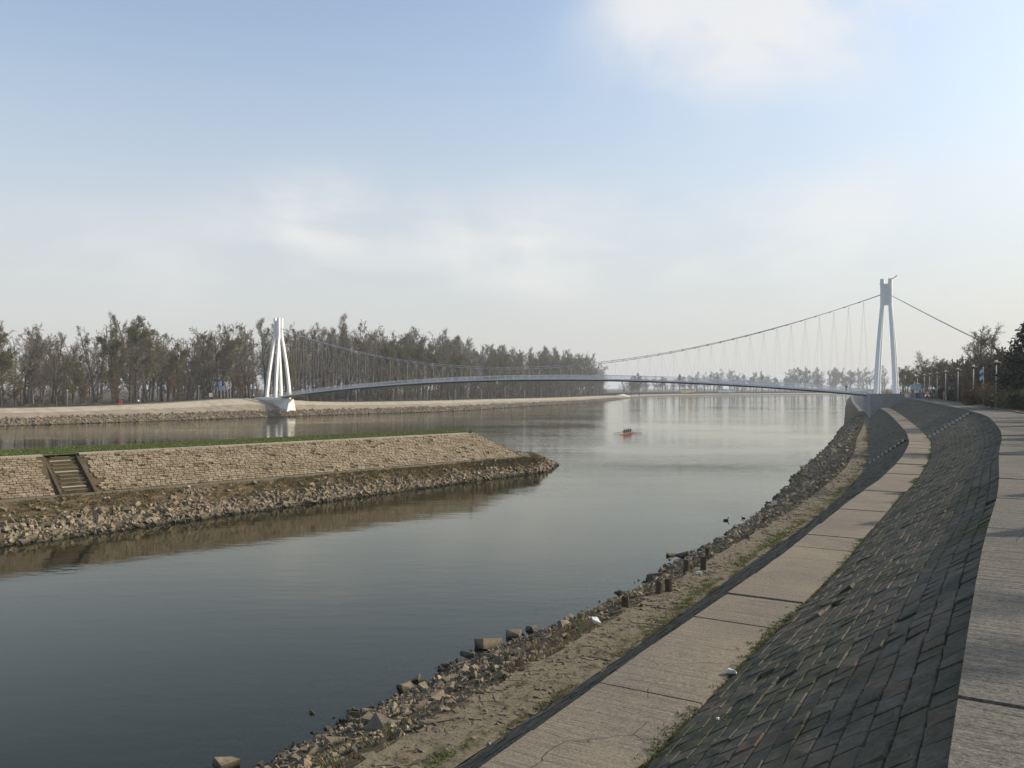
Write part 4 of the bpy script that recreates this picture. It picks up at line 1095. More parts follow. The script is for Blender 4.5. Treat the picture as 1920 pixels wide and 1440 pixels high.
# woods at the far bend of the river
pts, hs = [], []
for _ in range(85):
    tq = r2.uniform(.13, .47); y = np.interp(tq, [.135, .2, .3, .45], [1110, 1260, 1360, 1450])+r2.uniform(20, 140); brushy = r2.random() < .45
    pts.append((tq*y, y, 4.2)); hs.append(r2.uniform(8, 14) if brushy else (np.interp(tq, [.13, .2, .26, .45], [.006, .008, .014, .015])*y+6)*r2.uniform(.7, 1.0))
woodland('hazy_far_woodland', 'pale hazy mass of bare wood lining the distant bend of the river', pts, [lowpoly('dense', 540+i, 30, .16) for i in range(3)], hs, 6)
r3 = random.Random(9)
def far_tree(x, y, h, k, lab, grp, nm, wide=1.0, base=4.3):
    e = plant(nm, TR[k, r3.randrange(len([1 for q in TR if q[0] == k]))], (x, y, base-.1), h/HT[k], r3.uniform(0, 6.28), lab, 'tree', grp)
    e.scale = (e.scale[0]*wide, e.scale[1]*wide, e.scale[2]); return e
far_tree(139, 905, 26, 'willow', 'round dense willow standing alone on the far sandbank', None, 'willow_tree', 1.35, 2.0)
far_tree(131, 912, 22, 'willow', 'smaller round willow leaning against the lone dense willow on the far sandbank', None, 'willow_tree', 1.2, 2.0)
far_tree(255, 1265, 28, 'poplar', 'narrow upright poplar rising alone from the hazy far bend', None, 'lone_poplar_tree', .7)
for i in range(74):
    tq = .135+.32*(i/74)+r3.uniform(-.004, .004); y = np.interp(tq, [.135, .2, .3, .45], [1080, 1230, 1330, 1420])+r3.uniform(0, 60); x = tq*y
    ex = np.interp(tq, [.135, .17, .19, .24, .26, .285, .30, .325, .345, .36, .45], [.010, .013, .011, .016, .019, .012, .018, .010, .021, .020, .019])
    far_tree(x, y, (ex*y*1.35+6)*r3.uniform(.8, 1.06), r3.choice(['broad', 'poplar', 'willow', 'mist']), 'hazy leafless tree in the row lining the distant bend of the river', 'trees along the distant bend', 'hazy_tree', r3.uniform(1.0, 1.5))
# ------------------------------------------------------------------ planting behind the near promenade
def bush_mesh(name, seed, rx, h, n, leaf, mat, lumps=7, cone=False):
    """dense leafy body: leaf faces through lumpy lobes, darker gaps between them"""
    r = np.random.default_rng(seed); P = []
    if cone:
        for _ in range(n):
            z = r.uniform(0, 1)**1.25; a = r.uniform(0, 6.28); k = (1-z**1.6)**.8*(1+.22*math.sin(a*5+z*17)+.16*math.sin(a*9-z*31))
            P.append((math.cos(a)*rx*k*r.uniform(.55, 1.05), math.sin(a)*rx*k*r.uniform(.55, 1.05), .08*h+z*h*.95))
    else:
        C = [(r.normal(0, rx*.42), r.normal(0, rx*.42), h*r.uniform(.28, .68), r.uniform(.45, .75)) for _ in range(lumps)]
        for _ in range(n):
            c = C[r.integers(lumps)]; u_ = r.normal(size=3); u_ /= np.linalg.norm(u_); q = r.uniform(.55, 1.05)
            P.append((c[0]+u_[0]*rx*c[3]*q, c[1]+u_[1]*rx*c[3]*q, max(.05, c[2]+u_[2]*h*.38*q)))
    V, F, T = leaves(np.array(P), leaf, 1, .02, r)
    stem = tubes([((0, 0, -.2), (0, 0, h*.75), .07*rx, .03*rx)]+[((0, 0, .1), (r.normal(0, rx*.4), r.normal(0, rx*.4), h*r.uniform(.4, .7)), .04*rx, .015*rx) for _ in range(8)], 5)
    return [('stem', mesh_np(name+'_stem', *stem, M['bark'])), ('foliage', mesh_np(name+'_foliage', V, F, mat, tint=T))]
BU = dict(ever=[bush_mesh('evergreen_bush', 300+i, 1.6, 2.4, 3400, .085, M['hedge']) for i in range(3)],
          fors=[bush_mesh('yellow_bush', 310, 1.5, 2.7, 2200, .055, M['leafyellow'], 9)],
          rust=[bush_mesh('rust_bush', 320+i, 1.4, 2.4, 2000, .055, M['leafrust'], 9) for i in range(2)],
          con=[bush_mesh('conifer', 330+i, 2.6, 9.0, 9000, .13, M['needle'], cone=True) for i in range(3)])
rv = random.Random(41)
def put(key, nm, x, y, s, label, cat, group=None, z=ZP-.04, wide=1.0):
    ms = BU[key] if key in BU else [TR[q] for q in TR if q[0] == key]
    e = plant(nm, ms[rv.randrange(len(ms))], (x, y, z), s, rv.uniform(0, 6.28), label, cat, group)
    e.scale = (s*wide, s*wide, s); return e
put('con', 'conifer_tree', 53.2, 84.5, 1.08, 'tall dark conifer rising behind the rust coloured bush by the promenade', 'tree', wide=1.15)
put('con', 'conifer_tree', 53.8, 88.2, .62, 'short dark conifer tucked below the tall dark conifer', 'tree', wide=1.1)
put('con', 'conifer_tree', 58.5, 91.0, .9, 'dark conifer standing just behind the tall conifer by the promenade', 'tree')
put('fors', 'yellow_bush', 49.6, 83.0, .98, 'drooping yellow green bush beside the lamp post on the promenade', 'bush')
put('rust', 'rust_bush', 50.2, 81.2, 1.02, 'rust red bush next to the drooping yellow green bush', 'bush')
put('rust', 'rust_bush', 53.3, 93.0, 1.25, 'taller rust bush in front of the dark conifers', 'bush')
put('ever', 'evergreen_bush', 47.6, 77.2, .8, 'low dark evergreen bush below the rust red bush', 'bush')
put('ever', 'evergreen_bush', 45.4, 71.6, .62, 'smallest dark evergreen bush at the bend of the promenade', 'bush')
put('shrubred', 'russet_shrub', 55.0, 88.0, 1.35, 'bare russet shrub in front of the tall dark conifer', 'shrub')
put('shrubred', 'russet_shrub', 57.8, 103.5, 1.0, 'pinkish bare shrub between the second lamp post and the conifers', 'shrub')
for s in np.arange(106, 182, 3.1):
    x, y = bankP(np.array(s), np.array(-5.6+rv.uniform(-.8, .5))); put('ever', 'evergreen_bush', float(x), float(y), rv.uniform(.72, 1.12), 'dark evergreen bush in the hedge row along the promenade', 'bush', 'evergreen bushes of the promenade hedge')
for s in (159, 164, 169, 174, 180, 186):
    x, y = bankP(np.array(float(s)), np.array(-7.2)); put('fors' if s % 2 else 'shrubred', 'low_shrub', float(x), float(y), .8, 'low olive and russet shrub behind the hedge near the bridge', 'shrub', 'low shrubs near the bridge')
for i in range(78):
    s = rv.uniform(112, 225); d = -rv.uniform(9, 24); x, y = bankP(np.array(s), np.array(d))
    hh_ = float(np.interp(float(x)/float(y), [.48, .505, .53, .55, .57, .60, .64], [5.0, 8.4, 11.4, 12.6, 13.2, 12.6, 11.5]))*rv.uniform(.8, 1.1)
    put('shrub', 'thicket_shrub', float(x), float(y), hh_/4.0, 'tall grey leafless shrub in the thicket behind the hedge', 'shrub', 'thicket behind the hedge')
for x, y, h in ((93, 163, 16.0), (99, 170, 16.5), (88, 157, 14.0)):
    put('broad', 'bare_tree', x, y, h/30, 'bare tree rising above the grey thicket below the bridge cable', 'tree', 'bare trees above the thicket')
for i in range(26):
    s = rv.uniform(235, 420); d = -rv.uniform(8, 26); x, y = bankP(np.array(s), np.array(d))
    put(rv.choice(['broad', 'willow', 'mist']), 'park_tree', float(x), float(y), rv.uniform(10, 14)/30, 'hazy bare park tree on the bank beyond the right pylon', 'tree', 'park trees beyond the right pylon', wide=1.25)
# bare tree and bushes just right of the lens' field; their shade falls across the promenade
TR['thin', 0] = tree_meshes('thin_tree', 'broad', 190, 14, M['bark'], M['twig'])
put('thin', 'bare_tree', 40.5, 56.5, 1.0, 'bare tree whose thin branches reach over the conifers', 'tree')
for s, d, k, sc_ in ((18.6, -6.2, 'con', .46), (20.6, -6.4, 'con', .52), (25.6, -6.4, 'con', .50), (29, -7.2, 'shrub', 1.3), (36, -6.4, 'con', .46), (38.4, -6.6, 'con', .60), (43, -7, 'shrub', 1.5), (47, -6.6, 'con', .62), (50.5, -6.8, 'con', .55), (55, -6.8, 'shrub', 1.5), (60, -6.4, 'con', .58), (66, -6.8, 'con', .52), (70, -6.6, 'shrub', 1.3), (75, -6.6, 'con', .5)):
    x, y = bankP(np.array(s), np.array(d)); put(k, 'promenade_bush', float(x), float(y), sc_, 'bush in the verge beside the near promenade', 'bush', 'bushes along the near verge')
for s, d, h in ((19, -12, 11), (27, -13, 10), (47, -12, 9.5), (62, -13, 10)):
    x, y = bankP(np.array(float(s)), np.array(float(d))); put('broad', 'park_tree', float(x), float(y), h/30, 'bare park tree inland of the near promenade', 'tree', 'bare trees inland of the near promenade')

# ------------------------------------------------------------------ lamps
def lamp_parts(h, hw):
    pole = MB().tube([(0, 0, -.3), (0, 0, h*.5), (0, 0, h-.35)], [.085, .075, .06], 8)
    head = MB(); head.lathe([(.05, h-.36), (.10, h-.30), (hw*.55, h-.22), (hw, h-.16), (hw, h-.12), (hw*.5, h-.08), (.08, h-.05)], 14)
    for k in range(4):
        a = k*math.pi/2; head.tube([(0, 0, h-.34), (math.cos(a)*hw*.9, math.sin(a)*hw*.9, h-.15)], .025, 5)
    dome = MB().lathe([(.17, h-.07), (.18, h+.0), (.13, h+.09), (.05, h+.13)], 10)
    return pole, head, dome
def lamp(nm, loc, label, group, h=5.05, hw=.48):
    e = empty(nm, loc)
    for p_, me in zip(('pole', 'lamp_shade', 'lamp_globe'), LAMPM[h]): link(bpy.data.objects.new(p_, me), e)
    return tag(e, label, 'street lamp', group)
LAMPM = {}
M['lampshade'] = plain('lamp_shade_metal', (.17, .17, .13), .4)
for h, hw in ((5.05, .48), (5.2, .40)):
    ob = [m_.build('lamp_part', mt_, smooth=True) for m_, mt_ in zip(lamp_parts(h, hw), (M['lamppost'], M['lampshade'] if h == 5.05 else M['lamppost'], M['lamphead']))]
    LAMPM[h] = [o.data for o in ob]
    for o in ob: bpy.data.objects.remove(o)
for s in (102.5, 122, 140, 158.2, 173, 187.2, 198.8, 216.8):
    x, y = bankP(np.array(s), np.array(-3.6)); lamp('street_lamp', (float(x), float(y), ZP-.03), 'slim pale lamp post with a wide dark shade along the promenade hedge', 'lamps along the promenade hedge')
for ds in (-67.5, -43.5, -21.5, 51, 73.5, 102.5, 136.5, 173.5, 207, 237, 267, 299.5, 338, 380):
    s = sPier+ds; x, y = farP(np.array(s), np.array(20.)); lamp('street_lamp', (float(x), float(y), float(far_z(np.array(s), np.array(20.)))), 'thin white lamp post on the promenade across the river', 'lamps along the far promenade', 5.2)

# ------------------------------------------------------------------ people
def skin(name, V, E, Rr, mat, parent, root=0):
    me = bpy.data.meshes.new(name); me.from_pydata(V, E, []); me.materials.append(mat)
    o = link(bpy.data.objects.new(name, me), parent)
    md = o.modifiers.new('skin', 'SKIN'); md.use_smooth_shade = True
    if not me.skin_vertices: me.skin_vertices.new()
    for i, r_ in enumerate(Rr): me.skin_vertices[0].data[i].radius = r_ if hasattr(r_, '__len__') else (r_, r_)
    me.skin_vertices[0].data[root].use_root = True
    o.modifiers.new('sub', 'SUBSURF').levels = 1
    o.modifiers['sub'].render_levels = 1
    return o
POSE = {  # joint positions, z up, facing -y; l/r knees, ankles, toes, elbows, wrists
 'walk': dict(hip=.93, k=((.10, -.12, .50), (-.10, .03, .49)), a=((.10, -.20, .10), (-.10, .30, .17)), e=((.26, .10, 1.14), (-.26, -.08, 1.14)), w=((.25, -.04, .92), (-.25, -.24, .98)), lean=.03),
 'stand': dict(hip=.93, k=((.10, -.01, .50), (-.10, -.02, .50)), a=((.11, .02, .09), (-.11, .02, .09)), e=((.25, .03, 1.13), (-.25, .03, 1.13)), w=((.24, -.08, .90), (-.24, -.08, .90)), lean=.0),
 'carry': dict(hip=.93, k=((.10, -.05, .50), (-.10, .02, .50)), a=((.11, -.08, .09), (-.11, .12, .11)), e=((.27, .02, 1.13), (-.27, .02, 1.13)), w=((.16, -.26, 1.12), (-.16, -.26, 1.12)), lean=.06),
 'row': dict(hip=.34, k=((.13, -.42, .55), (-.13, -.42, .55)), a=((.11, -.82, .16), (-.11, -.82, .16)), e=((.30, -.28, .62), (-.30, -.28, .62)), w=((.24, -.55, .52), (-.24, -.55, .52)), lean=.10),
 'cycle': dict(hip=.95, k=((.10, -.36, .72), (-.10, -.20, .56)), a=((.10, -.16, .40), (-.10, -.12, .20)), e=((.27, -.36, 1.20), (-.27, -.36, 1.20)), w=((.24, -.58, 1.04), (-.24, -.58, 1.04)), lean=.30)}
def person(loc, rz, pose, top, legs, label, hair=None, scale=1.0, group=None, cat='person'):
    P = POSE[pose]; h = P['hip']; ln = P['lean']
    e = empty('person', loc, rz); e.scale = (scale,)*3
    def tr(z): return (0, -ln*(z-h)*1.6, z)
    ch, nk, hd0, hd1 = tr(h+.38), tr(h+.54), tr(h+.63), tr(h+.75)
    V = [(0, 0, h), tr(h+.17), ch, nk, (hd0[0], hd0[1]-.015, hd0[2]), (hd1[0], hd1[1]-.01, hd1[2])]; E = [(0, 1), (1, 2), (2, 3), (3, 4), (4, 5)]
    Rr = [(.125, .10), (.115, .09), (.145, .105), (.055, .055), (.078, .09), (.070, .085)]
    for sg, i in ((1, 0), (-1, 1)):
        b = len(V); k, a = P['k'][i], P['a'][i]
        V += [(sg*.095, 0, h-.06), k, a, (a[0], a[1]-.15, max(.03, a[2]-.06))]; E += [(0, b), (b, b+1), (b+1, b+2), (b+2, b+3)]; Rr += [.085, .058, .04, .035]
        b = len(V); el, wr = P['e'][i], P['w'][i]; sh = (sg*.175, ch[1], ch[2]+.08)
        d = Vector(wr)-Vector(el); d = d.normalized(); hn = Vector(wr)+d*.08; tp = Vector(wr)+d*.15
        V += [sh, el, wr, tuple(hn), tuple(tp), tuple(hn+Vector((-sg*.035, -.03, 0)))]; E += [(2, b), (b, b+1), (b+1, b+2), (b+2, b+3), (b+3, b+4), (b+2, b+5)]; Rr += [.058, .046, .032, (.042, .02), (.028, .014), .012]
    skin('body', V, E, Rr, M['skin'], e)
    tV = [(0, 0, h-.04), tr(h+.17), ch, tr(h+.49)]; tE = [(0, 1), (1, 2), (2, 3)]; tR = [(.155, .125), (.14, .115), (.165, .125), (.08, .075)]
    lV = [(0, 0, h+.05), (0, 0, h-.04)]; lE = [(0, 1)]; lR = [(.13, .11), (.13, .11)]
    for sg, i in ((1, 0), (-1, 1)):
        b = len(tV); tV += [(sg*.178, ch[1], ch[2]+.08), P['e'][i], P['w'][i]]; tE += [(2, b), (b, b+1), (b+1, b+2)]; tR += [.074, .058, .046]
        b = len(lV); k, a = P['k'][i], P['a'][i]; lV += [(sg*.095, 0, h-.08), k, (a[0], a[1], a[2]+.02)]; lE += [(1, b), (b, b+1), (b+1, b+2)]; lR += [.098, .072, .056]
        sh = MB(); M4 = Matrix.Translation(Vector((a[0], a[1]-.06, max(.045, a[2]-.05)))); sh.frustum([M4 @ Vector(q) for q in ((-.045, -.16, -.045), (.045, -.16, -.045), (.04, .1, -.045), (-.04, .1, -.045))], [M4 @ Vector(q) for q in ((-.035, -.13, .0), (.035, -.13, .0), (.04, .09, .05), (-.04, .09, .05))]); sh.build('shoe', M['darkmetal'], e)
    skin('jacket', tV, tE, tR, cloth(top), e); skin('trousers', lV, lE, lR, cloth(legs), e)
    hm_ = MB().lathe([(.02, -.02), (.085, -.02), (.098, .04), (.085, .10), (.05, .135), (.01, .148)], 10, (hd1[0], hd1[1]+.02, hd1[2]-.03)); hm_.build('hair', hair or M['hair'], e, smooth=True)
    return tag(e, label, cat, group)
def on_prom(s, d):
    x, y = bankP(np.array(float(s)), np.array(float(d))); return (float(x), float(y), ZP+.005)
person(on_prom(97.5, -2.6), R(100), 'carry', (.018, .018, .022), (.015, .015, .018), 'person in black clothes standing by the lamp post on the promenade', scale=.97)
person(on_prom(159.5, -.9), R(20), 'walk', (.50, .22, .24), (.03, .03, .04), 'person in a pink jacket and dark trousers walking on the promenade')
person(on_prom(160.2, -1.6), R(10), 'walk', (.03, .03, .04), (.025, .025, .03), 'person in black walking beside the pink jacket')
person(on_prom(150, -2.6), R(30), 'stand', (.32, .16, .14), (.30, .22, .16), 'person in a brown jacket behind the third lamp post from the conifers')
person(on_prom(151, -3.0), R(40), 'stand', (.42, .06, .24), (.55, .52, .50), 'child in a magenta jacket and pale trousers on the promenade', scale=.8)
for i, (a, tq, c) in enumerate(((-3, -1.0, (.05, .05, .07)), (0, 1.2, (.10, .06, .05)), (1.5, 3.0, (.03, .03, .04)), (3.2, 1.0, (.5, .5, .52)), (5.0, 2.0, (.35, .42, .10)), (6.2, -.5, (.04, .05, .08)))):
    x, y, _ = bp(SPAN+a, tq, 0)
    person((x, y, 8.505), R(20+50*i), 'stand', c, (.03, .03, .04), ('person in dark navy standing under the right pylon', 'person in a brown coat among the group under the right pylon', 'person in black among the group under the right pylon', 'person in a pale jacket under the right pylon', 'person in a lime jacket under the right pylon', 'person in a dark blue coat beside the lime jacket')[i])
x, y, z = bp(SPAN-9.5, -.6, zdeck(SPAN-9.5)); person((x, y, z), R(-30), 'walk', (.02, .025, .05), (.02, .02, .03), 'dark figure walking on the bridge deck close to the right pylon')
def bicycle(loc, rz, label):
    e = empty('bicycle', loc, rz)
    for yy in (-.52, .52):
        wv_ = MB(); wv_.tube([(0, yy+.33*math.cos(a), .34+.33*math.sin(a)) for a in np.linspace(0, 2*math.pi, 21)], .02, 6, cap=False); tw = wv_.build('wheel', M['tyre'], e)
        sp = MB()
        for a in np.linspace(0, math.pi, 6, endpoint=False): sp.tube([(0, yy+.32*math.cos(a), .34+.32*math.sin(a)), (0, yy-.32*math.cos(a), .34-.32*math.sin(a))], .004, 4)
        sp.build('spokes', M['rail'], tw)
    f = MB()
    for a, b in (((0, .15, .32), (0, .28, .86)), ((0, .15, .32), (0, -.36, .78)), ((0, .26, .78), (0, -.34, .82)), ((0, .52, .34), (0, .15, .32)), ((0, .52, .34), (0, .27, .80)), ((0, -.52, .34), (0, -.34, .95))): f.tube([a, b], .018, 6)
    f.build('frame', M['darkmetal'], e)
    MB().tube([(-.26, -.40, 1.0), (0, -.35, .96), (.26, -.40, 1.0)], .016, 6).build('handlebar', M['darkmetal'], e)
    MB().frustum([(-.08, .18, .86), (.08, .18, .86), (.06, .42, .86), (-.06, .42, .86)], [(-.05, .16, .92), (.05, .16, .92), (.07, .42, .92), (-.07, .42, .92)]).build('saddle', M['tyre'], e)
    return tag(e, label, 'bicycle')
a_ = SPAN-54; x, y, z = bp(a_, -.9, zdeck(a_)); axr = math.atan2(AXV[0], -AXV[1])
bicycle((x, y, z+.005), axr, 'bicycle being ridden over the bridge deck'); person((x, y, z+.03), axr, 'cycle', (.04, .05, .09), (.03, .03, .04), 'cyclist in dark clothes crossing the bridge deck')
def on_far(ds, o, dz=0.0):
    s = np.array(sPier+ds); x, y = farP(s, np.array(float(o))); return (float(x), float(y), float(far_z(s, np.array(float(o))))+dz)
person(on_far(-44.5, 19.2), R(60), 'walk', (.75, .75, .75), (.02, .02, .03), 'person in a white top and black trousers on the far promenade')
person(on_far(1.0, 19.), R(60), 'walk', (.7, .68, .66), (.02, .02, .02), 'person in a pale top walking left of the white bridge pier')
person(on_far(9.0, 19.), R(60), 'stand', (.16, .18, .24), (.05, .05, .08), 'person in blue grey close to the white bridge pier')

# ------------------------------------------------------------------ rowing boat with its crew
bx, by = 26.4, 189.3; brz = -R(27)
boat = empty('rowing_boat', (bx, by, 0), brz); boat.scale = (.9, .9, .9); tag(boat, 'long orange rowing shell with a crew of four out on the river', 'boat')
m_ = MB(); prev = None; rings = []
for k in range(21):
    f = k/20; y = lerp(-5.6, 5.6, f); wd = .36*(1-abs(2*f-1)**2.4)+.02; rings.append([(-wd, y, .27), (-wd*.75, y, .02), (0, y, -.06), (wd*.75, y, .02), (wd, y, .27), (wd*.6, y, .24), (-wd*.6, y, .24)])
for r_ in rings: m_.v += r_
for i in range(20):
    for j in range(7): m_.f.append((i*7+j, i*7+(j+1) % 7, (i+1)*7+(j+1) % 7, (i+1)*7+j))
m_.f += [tuple(range(7)), tuple(140+j for j in reversed(range(7)))]
m_.build('hull', M['orange'], boat)
for i, yy in enumerate((-2.1, -.7, .7, 2.1)):
    for sg in (-1, 1):
        MB().tube([(sg*.3, yy-.5, .26), (sg*.82, yy-.5, .38), (sg*.3, yy-.1, .26)], .02, 5).build('rigger', M['rail'], boat)
        ca_, sa_ = math.cos(R(14)), math.sin(R(14))
        o = MB().tube([(sg*.18, yy-.55, .56), (sg*2.1, yy-.55+.5, .30), (sg*2.75, yy-.55+.66, .20)], [.025, .03, .03], 6).build('oar', M['oar'], boat)
        MB().frustum([(sg*2.7, yy+.08, .12), (sg*3.15, yy+.22, .09), (sg*3.15, yy+.24, .09), (sg*2.7, yy+.10, .12)], [(sg*2.7, yy+.08, .24), (sg*3.15, yy+.22, .22), (sg*3.15, yy+.24, .22), (sg*2.7, yy+.10, .24)]).build('blade', M['oarblade'], o)
    MB().box(-.2, .2, yy-.05, yy+.25, .18, .27).build('seat', M['darkmetal'], boat)
    c, s_ = math.cos(brz), math.sin(brz); px_, py_ = 0, yy+.1
    person((bx+c*px_-s_*py_, by+s_*px_+c*py_, .12), brz, 'row', ((.09, .02, .02), (.09, .025, .03), (.12, .03, .04), (.10, .12, .12))[i], (.02, .02, .025), ('rower in dark red in the stern end of the orange shell', 'rower in dark red second from the stern of the orange shell', 'rower in dark red next to the rower in grey', 'rower in grey in the bow of the orange shell')[i])

# ------------------------------------------------------------------ shore details
rb_ = random.Random(8)
def boulder(x, y, z, s, label, sx=1.0, sz_=.8, cat='boulder'):
    V, F = hull(rb_.randrange(9999), 8, (1, .8, .62), .8, .78)
    o = obj_np('boulder', V, F, M['stone']); o.location = (x, y, z); o.rotation_euler = (rb_.uniform(-.35, .35), rb_.uniform(-.35, .35), rb_.uniform(0, 6.28)); o.scale = (s*sx, s, s*sz_)
    return tag(o, label, cat)
for x, y, z, s, lab in ((-.93, 33.6, .13, .98, 'large pale boulder standing at the gravel edge of the water'), (.04, 34.8, .12, .66, 'flat slab-like boulder between the large pale boulder and the dark round one'), (.78, 35.85, .06, .55, 'dark round boulder lying just off the gravel in the water'), (-1.76, 32.55, .0, .56, 'low wet boulder in the water beside the large pale boulder'),
                        (-3.66, 28.9, .06, .74, 'half-lit boulder in the shallows off the gravel, below a smaller stone'), (-3.45, 29.8, .04, .40, 'small dark stone in the shallows above the half-lit boulder'), (-7.9, 23.0, .12, .62, 'pale rounded boulder in the water apart from the shore'),
                        (7.8, 44.5, .36, 1.05, 'big blocky boulder at the waterline above the paired posts'), (20.4, 64.8, .30, 1.1, 'big dark boulder where the riprap shore begins'), (14.4, 56.2, .12, .9, 'dark flat boulder at the waterline beyond the last post'), (10.65, 51.7, .06, .75, 'mossy rock just breaking the water surface off the posts'), (10.0, 51.9, -.02, .7, 'flat wet rock awash beside the mossy rock'),
                        (5.5, 42.4, .05, .5, 'small rock in the water beside two others near the first post'), (6.4, 41.2, .06, .55, 'rounded rock at the water edge near the first post'), (5.0, 41.0, .02, .5, 'low flat rock in the water near the first post'), (-2.3, 21.0, 2.42, .55, 'flat pale stone lying on the gravel bank'), (-3.2, 19.9, 2.40, .6, 'long pale stone slab on the gravel bank near the flat one'), (-4.4, 21.3, 1.4, .7, 'pale jagged stone near the waterline of the gravel bank')):
    boulder(x, y, z, s, lab, rb_.uniform(1.0, 1.3))
# stones sunk in the shallows
rng = np.random.default_rng(51); n = 900; ss = rng.uniform(8, 60, n); f = rng.uniform(1.0, 1.75, n); dd = lerp(d_path(ss), d_wat(ss), f); sz = np.clip(rng.lognormal(-1.1, .45, n), .12, .8)
loc = np.concatenate([bankP(ss, dd), (bank_z(ss, dd)+.02)[:, None]], 1); loc[:, 2] = np.minimum(loc[:, 2], -.03-sz*.32); Rm = rand_rot(n, rng, .4)
V, F, Tn = joined(ROCKS, mat4(loc, Rm[:, :, 0], Rm[:, :, 1], Rm[:, :, 2], np.stack([sz*1.2, sz, sz*.8], 1)), rng.integers(0, 12, n), rng)
tag(obj_np('sunken_stones', V, F, M['gravel'], tint=Tn), 'stones lying under the shallow water by the gravel bank', 'stones', kind='stuff')
def post(x, y, z, h, wd, lean, label):
    m_ = MB(); n = 9; rr = random.Random(int(x*100)); lo, hi = [], []
    for j in range(n):
        a = 2*math.pi*j/n; r_ = wd*.5*rr.uniform(.82, 1.12); lo.append((r_*math.cos(a), r_*math.sin(a), -.35)); hi.append((r_*.92*math.cos(a)+lean, r_*.92*math.sin(a), h+rr.uniform(-.05, .04)))
    m_.frustum(lo, hi); o = m_.build('timber_post', M['timber']); o.location = (x, y, z)
    return tag(o, label, 'post')
for x, y, z, h, lab in ((3.5, 25.4, 3.62, .50, 'weathered timber post standing apart at the end of the row by the gravel'), (4.75, 26.8, 3.72, .52, 'weathered timber post below the big boulder, left of a close pair'), (5.15, 27.1, 3.74, .54, 'weathered timber post below the big boulder, right of a close pair'), (6.3, 30.0, 3.70, .56, 'weathered timber post with a rail stub, left of the upper pair'), (6.95, 30.25, 3.74, .60, 'weathered timber post of the upper pair, nearer the path'), (8.0, 33.9, 3.50, .45, 'short weathered timber post farthest along the path edge')):
    post(x, y, z, h, .24, rb_.uniform(-.05, .05), lab)
def crumple(name, loc, s, mat, label, cat):
    V, F = hull(rb_.randrange(9999), 11, (1, .7, .4), .6); o = obj_np(name, V, F, mat); o.location = loc; o.scale = (s, s, s); o.rotation_euler = (0, 0, rb_.uniform(0, 6)); return tag(o, label, cat)
crumple('plastic_bag', (2.45, 24.3, 3.70), .36, M['bag'], 'crumpled white plastic bag on the gravel by the first post', 'litter')
crumple('plastic_bag', (6.65, 29.5, 3.93), .22, M['bag'], 'small white scrap at the foot of the upper pair of posts', 'litter')
crumple('crushed_cup', (3.33, 12.55, 6.22), .17, M['bag'], 'white crushed cup on the berm path at the foot of the slabs', 'litter')
crumple('paper_scrap', (2.4, 9.7, 6.64), .06, M['bag'], 'tiny white paper scrap on the dark slope slabs', 'litter')
def duck(loc, rz, label, s=1.0, dark=True):
    e = empty('duck', loc, rz); e.scale = (s,)*3
    MB().lathe([(.01, -.26), (.09, -.2), (.14, -.06), (.14, .08), (.08, .2), (.01, .26)], 10).build('body', M['timber'] if dark else M['bag'], e, smooth=True)
    b = e.children[0]; b.rotation_euler = (R(90), 0, 0); b.location = (0, 0, .05); b.scale = (1, .75, 1)
    MB().tube([(0, -.16, .08), (0, -.20, .18), (0, -.23, .24)], [.05, .04, .05], 8).build('neck', M['timber'], e, smooth=True)
    MB().lathe([(.01, -.05), (.055, -.02), (.055, .02), (.01, .055)], 8, (0, -.24, .27)).build('head', M['needle'] if dark else M['bag'], e, smooth=True)
    MB().frustum([(-.02, -.28, .25), (.02, -.28, .25), (.02, -.36, .245), (-.02, -.36, .245)], [(-.018, -.28, .275), (.018, -.28, .275), (.02, -.36, .255), (-.02, -.36, .255)]).build('beak', M['yellow'], e)
    return tag(e, label, 'duck')
duck((16.9, 65.5, 0), R(100), 'brown duck swimming off the stony shore', .9); duck((18.6, 66.6, 0), R(250), 'brown duck swimming nearer the stony shore', .6)
duck((-5.2, 102.6, 4.95), R(60), 'dark bird perched on the point of the spit wall', 1.2)
# stepped drains down the slopes
def drain(name, s0, d0, z0, s1, d1, z1, n, label):
    e = empty(name, tuple(bankP(np.array(s1), np.array(d1)))+(z1,)); iv = Matrix.Translation(-Vector(e.location)); tag(e, label, 'steps')
    for k in range(n):
        f = (k+.5)/n; x, y = bankP(np.array(lerp(s0, s1, f)), np.array(lerp(d0, d1, f))); z = lerp(z0, z1, f)
        x2, y2 = bankP(np.array(lerp(s0, s1, f+.3/n)), np.array(lerp(d0, d1, f+.3/n)))
        a = math.atan2(float(y2-y), float(x2-x)); L = math.hypot(float(x2-x), float(y2-y))/.3
        Mx = Matrix.Translation((float(x), float(y), z)) @ Matrix.Rotation(a, 4, 'Z')
        o = MB().box(-L*.36, L*.30, -.24, .24, -.25, .06, Mx).build('step', M['joint'], e); o.matrix_parent_inverse = iv
        o2 = MB().box(L*.302, L*.38, -.14, .14, -.12, .085, Mx).build('step_edge', M['lamppost'], e); o2.matrix_parent_inverse = iv
drain('drain_steps', 88, .25, ZP-.10, 80, 3.95, ZB+.08, 11, 'stepped drain with pale edges running down the upper slab slope')
drain('drain_steps', 79.6, 5.75, ZB-.08, 77.8, 8.6, ZL+.08, 9, 'stepped drain with pale edges running down the lower slab slope')

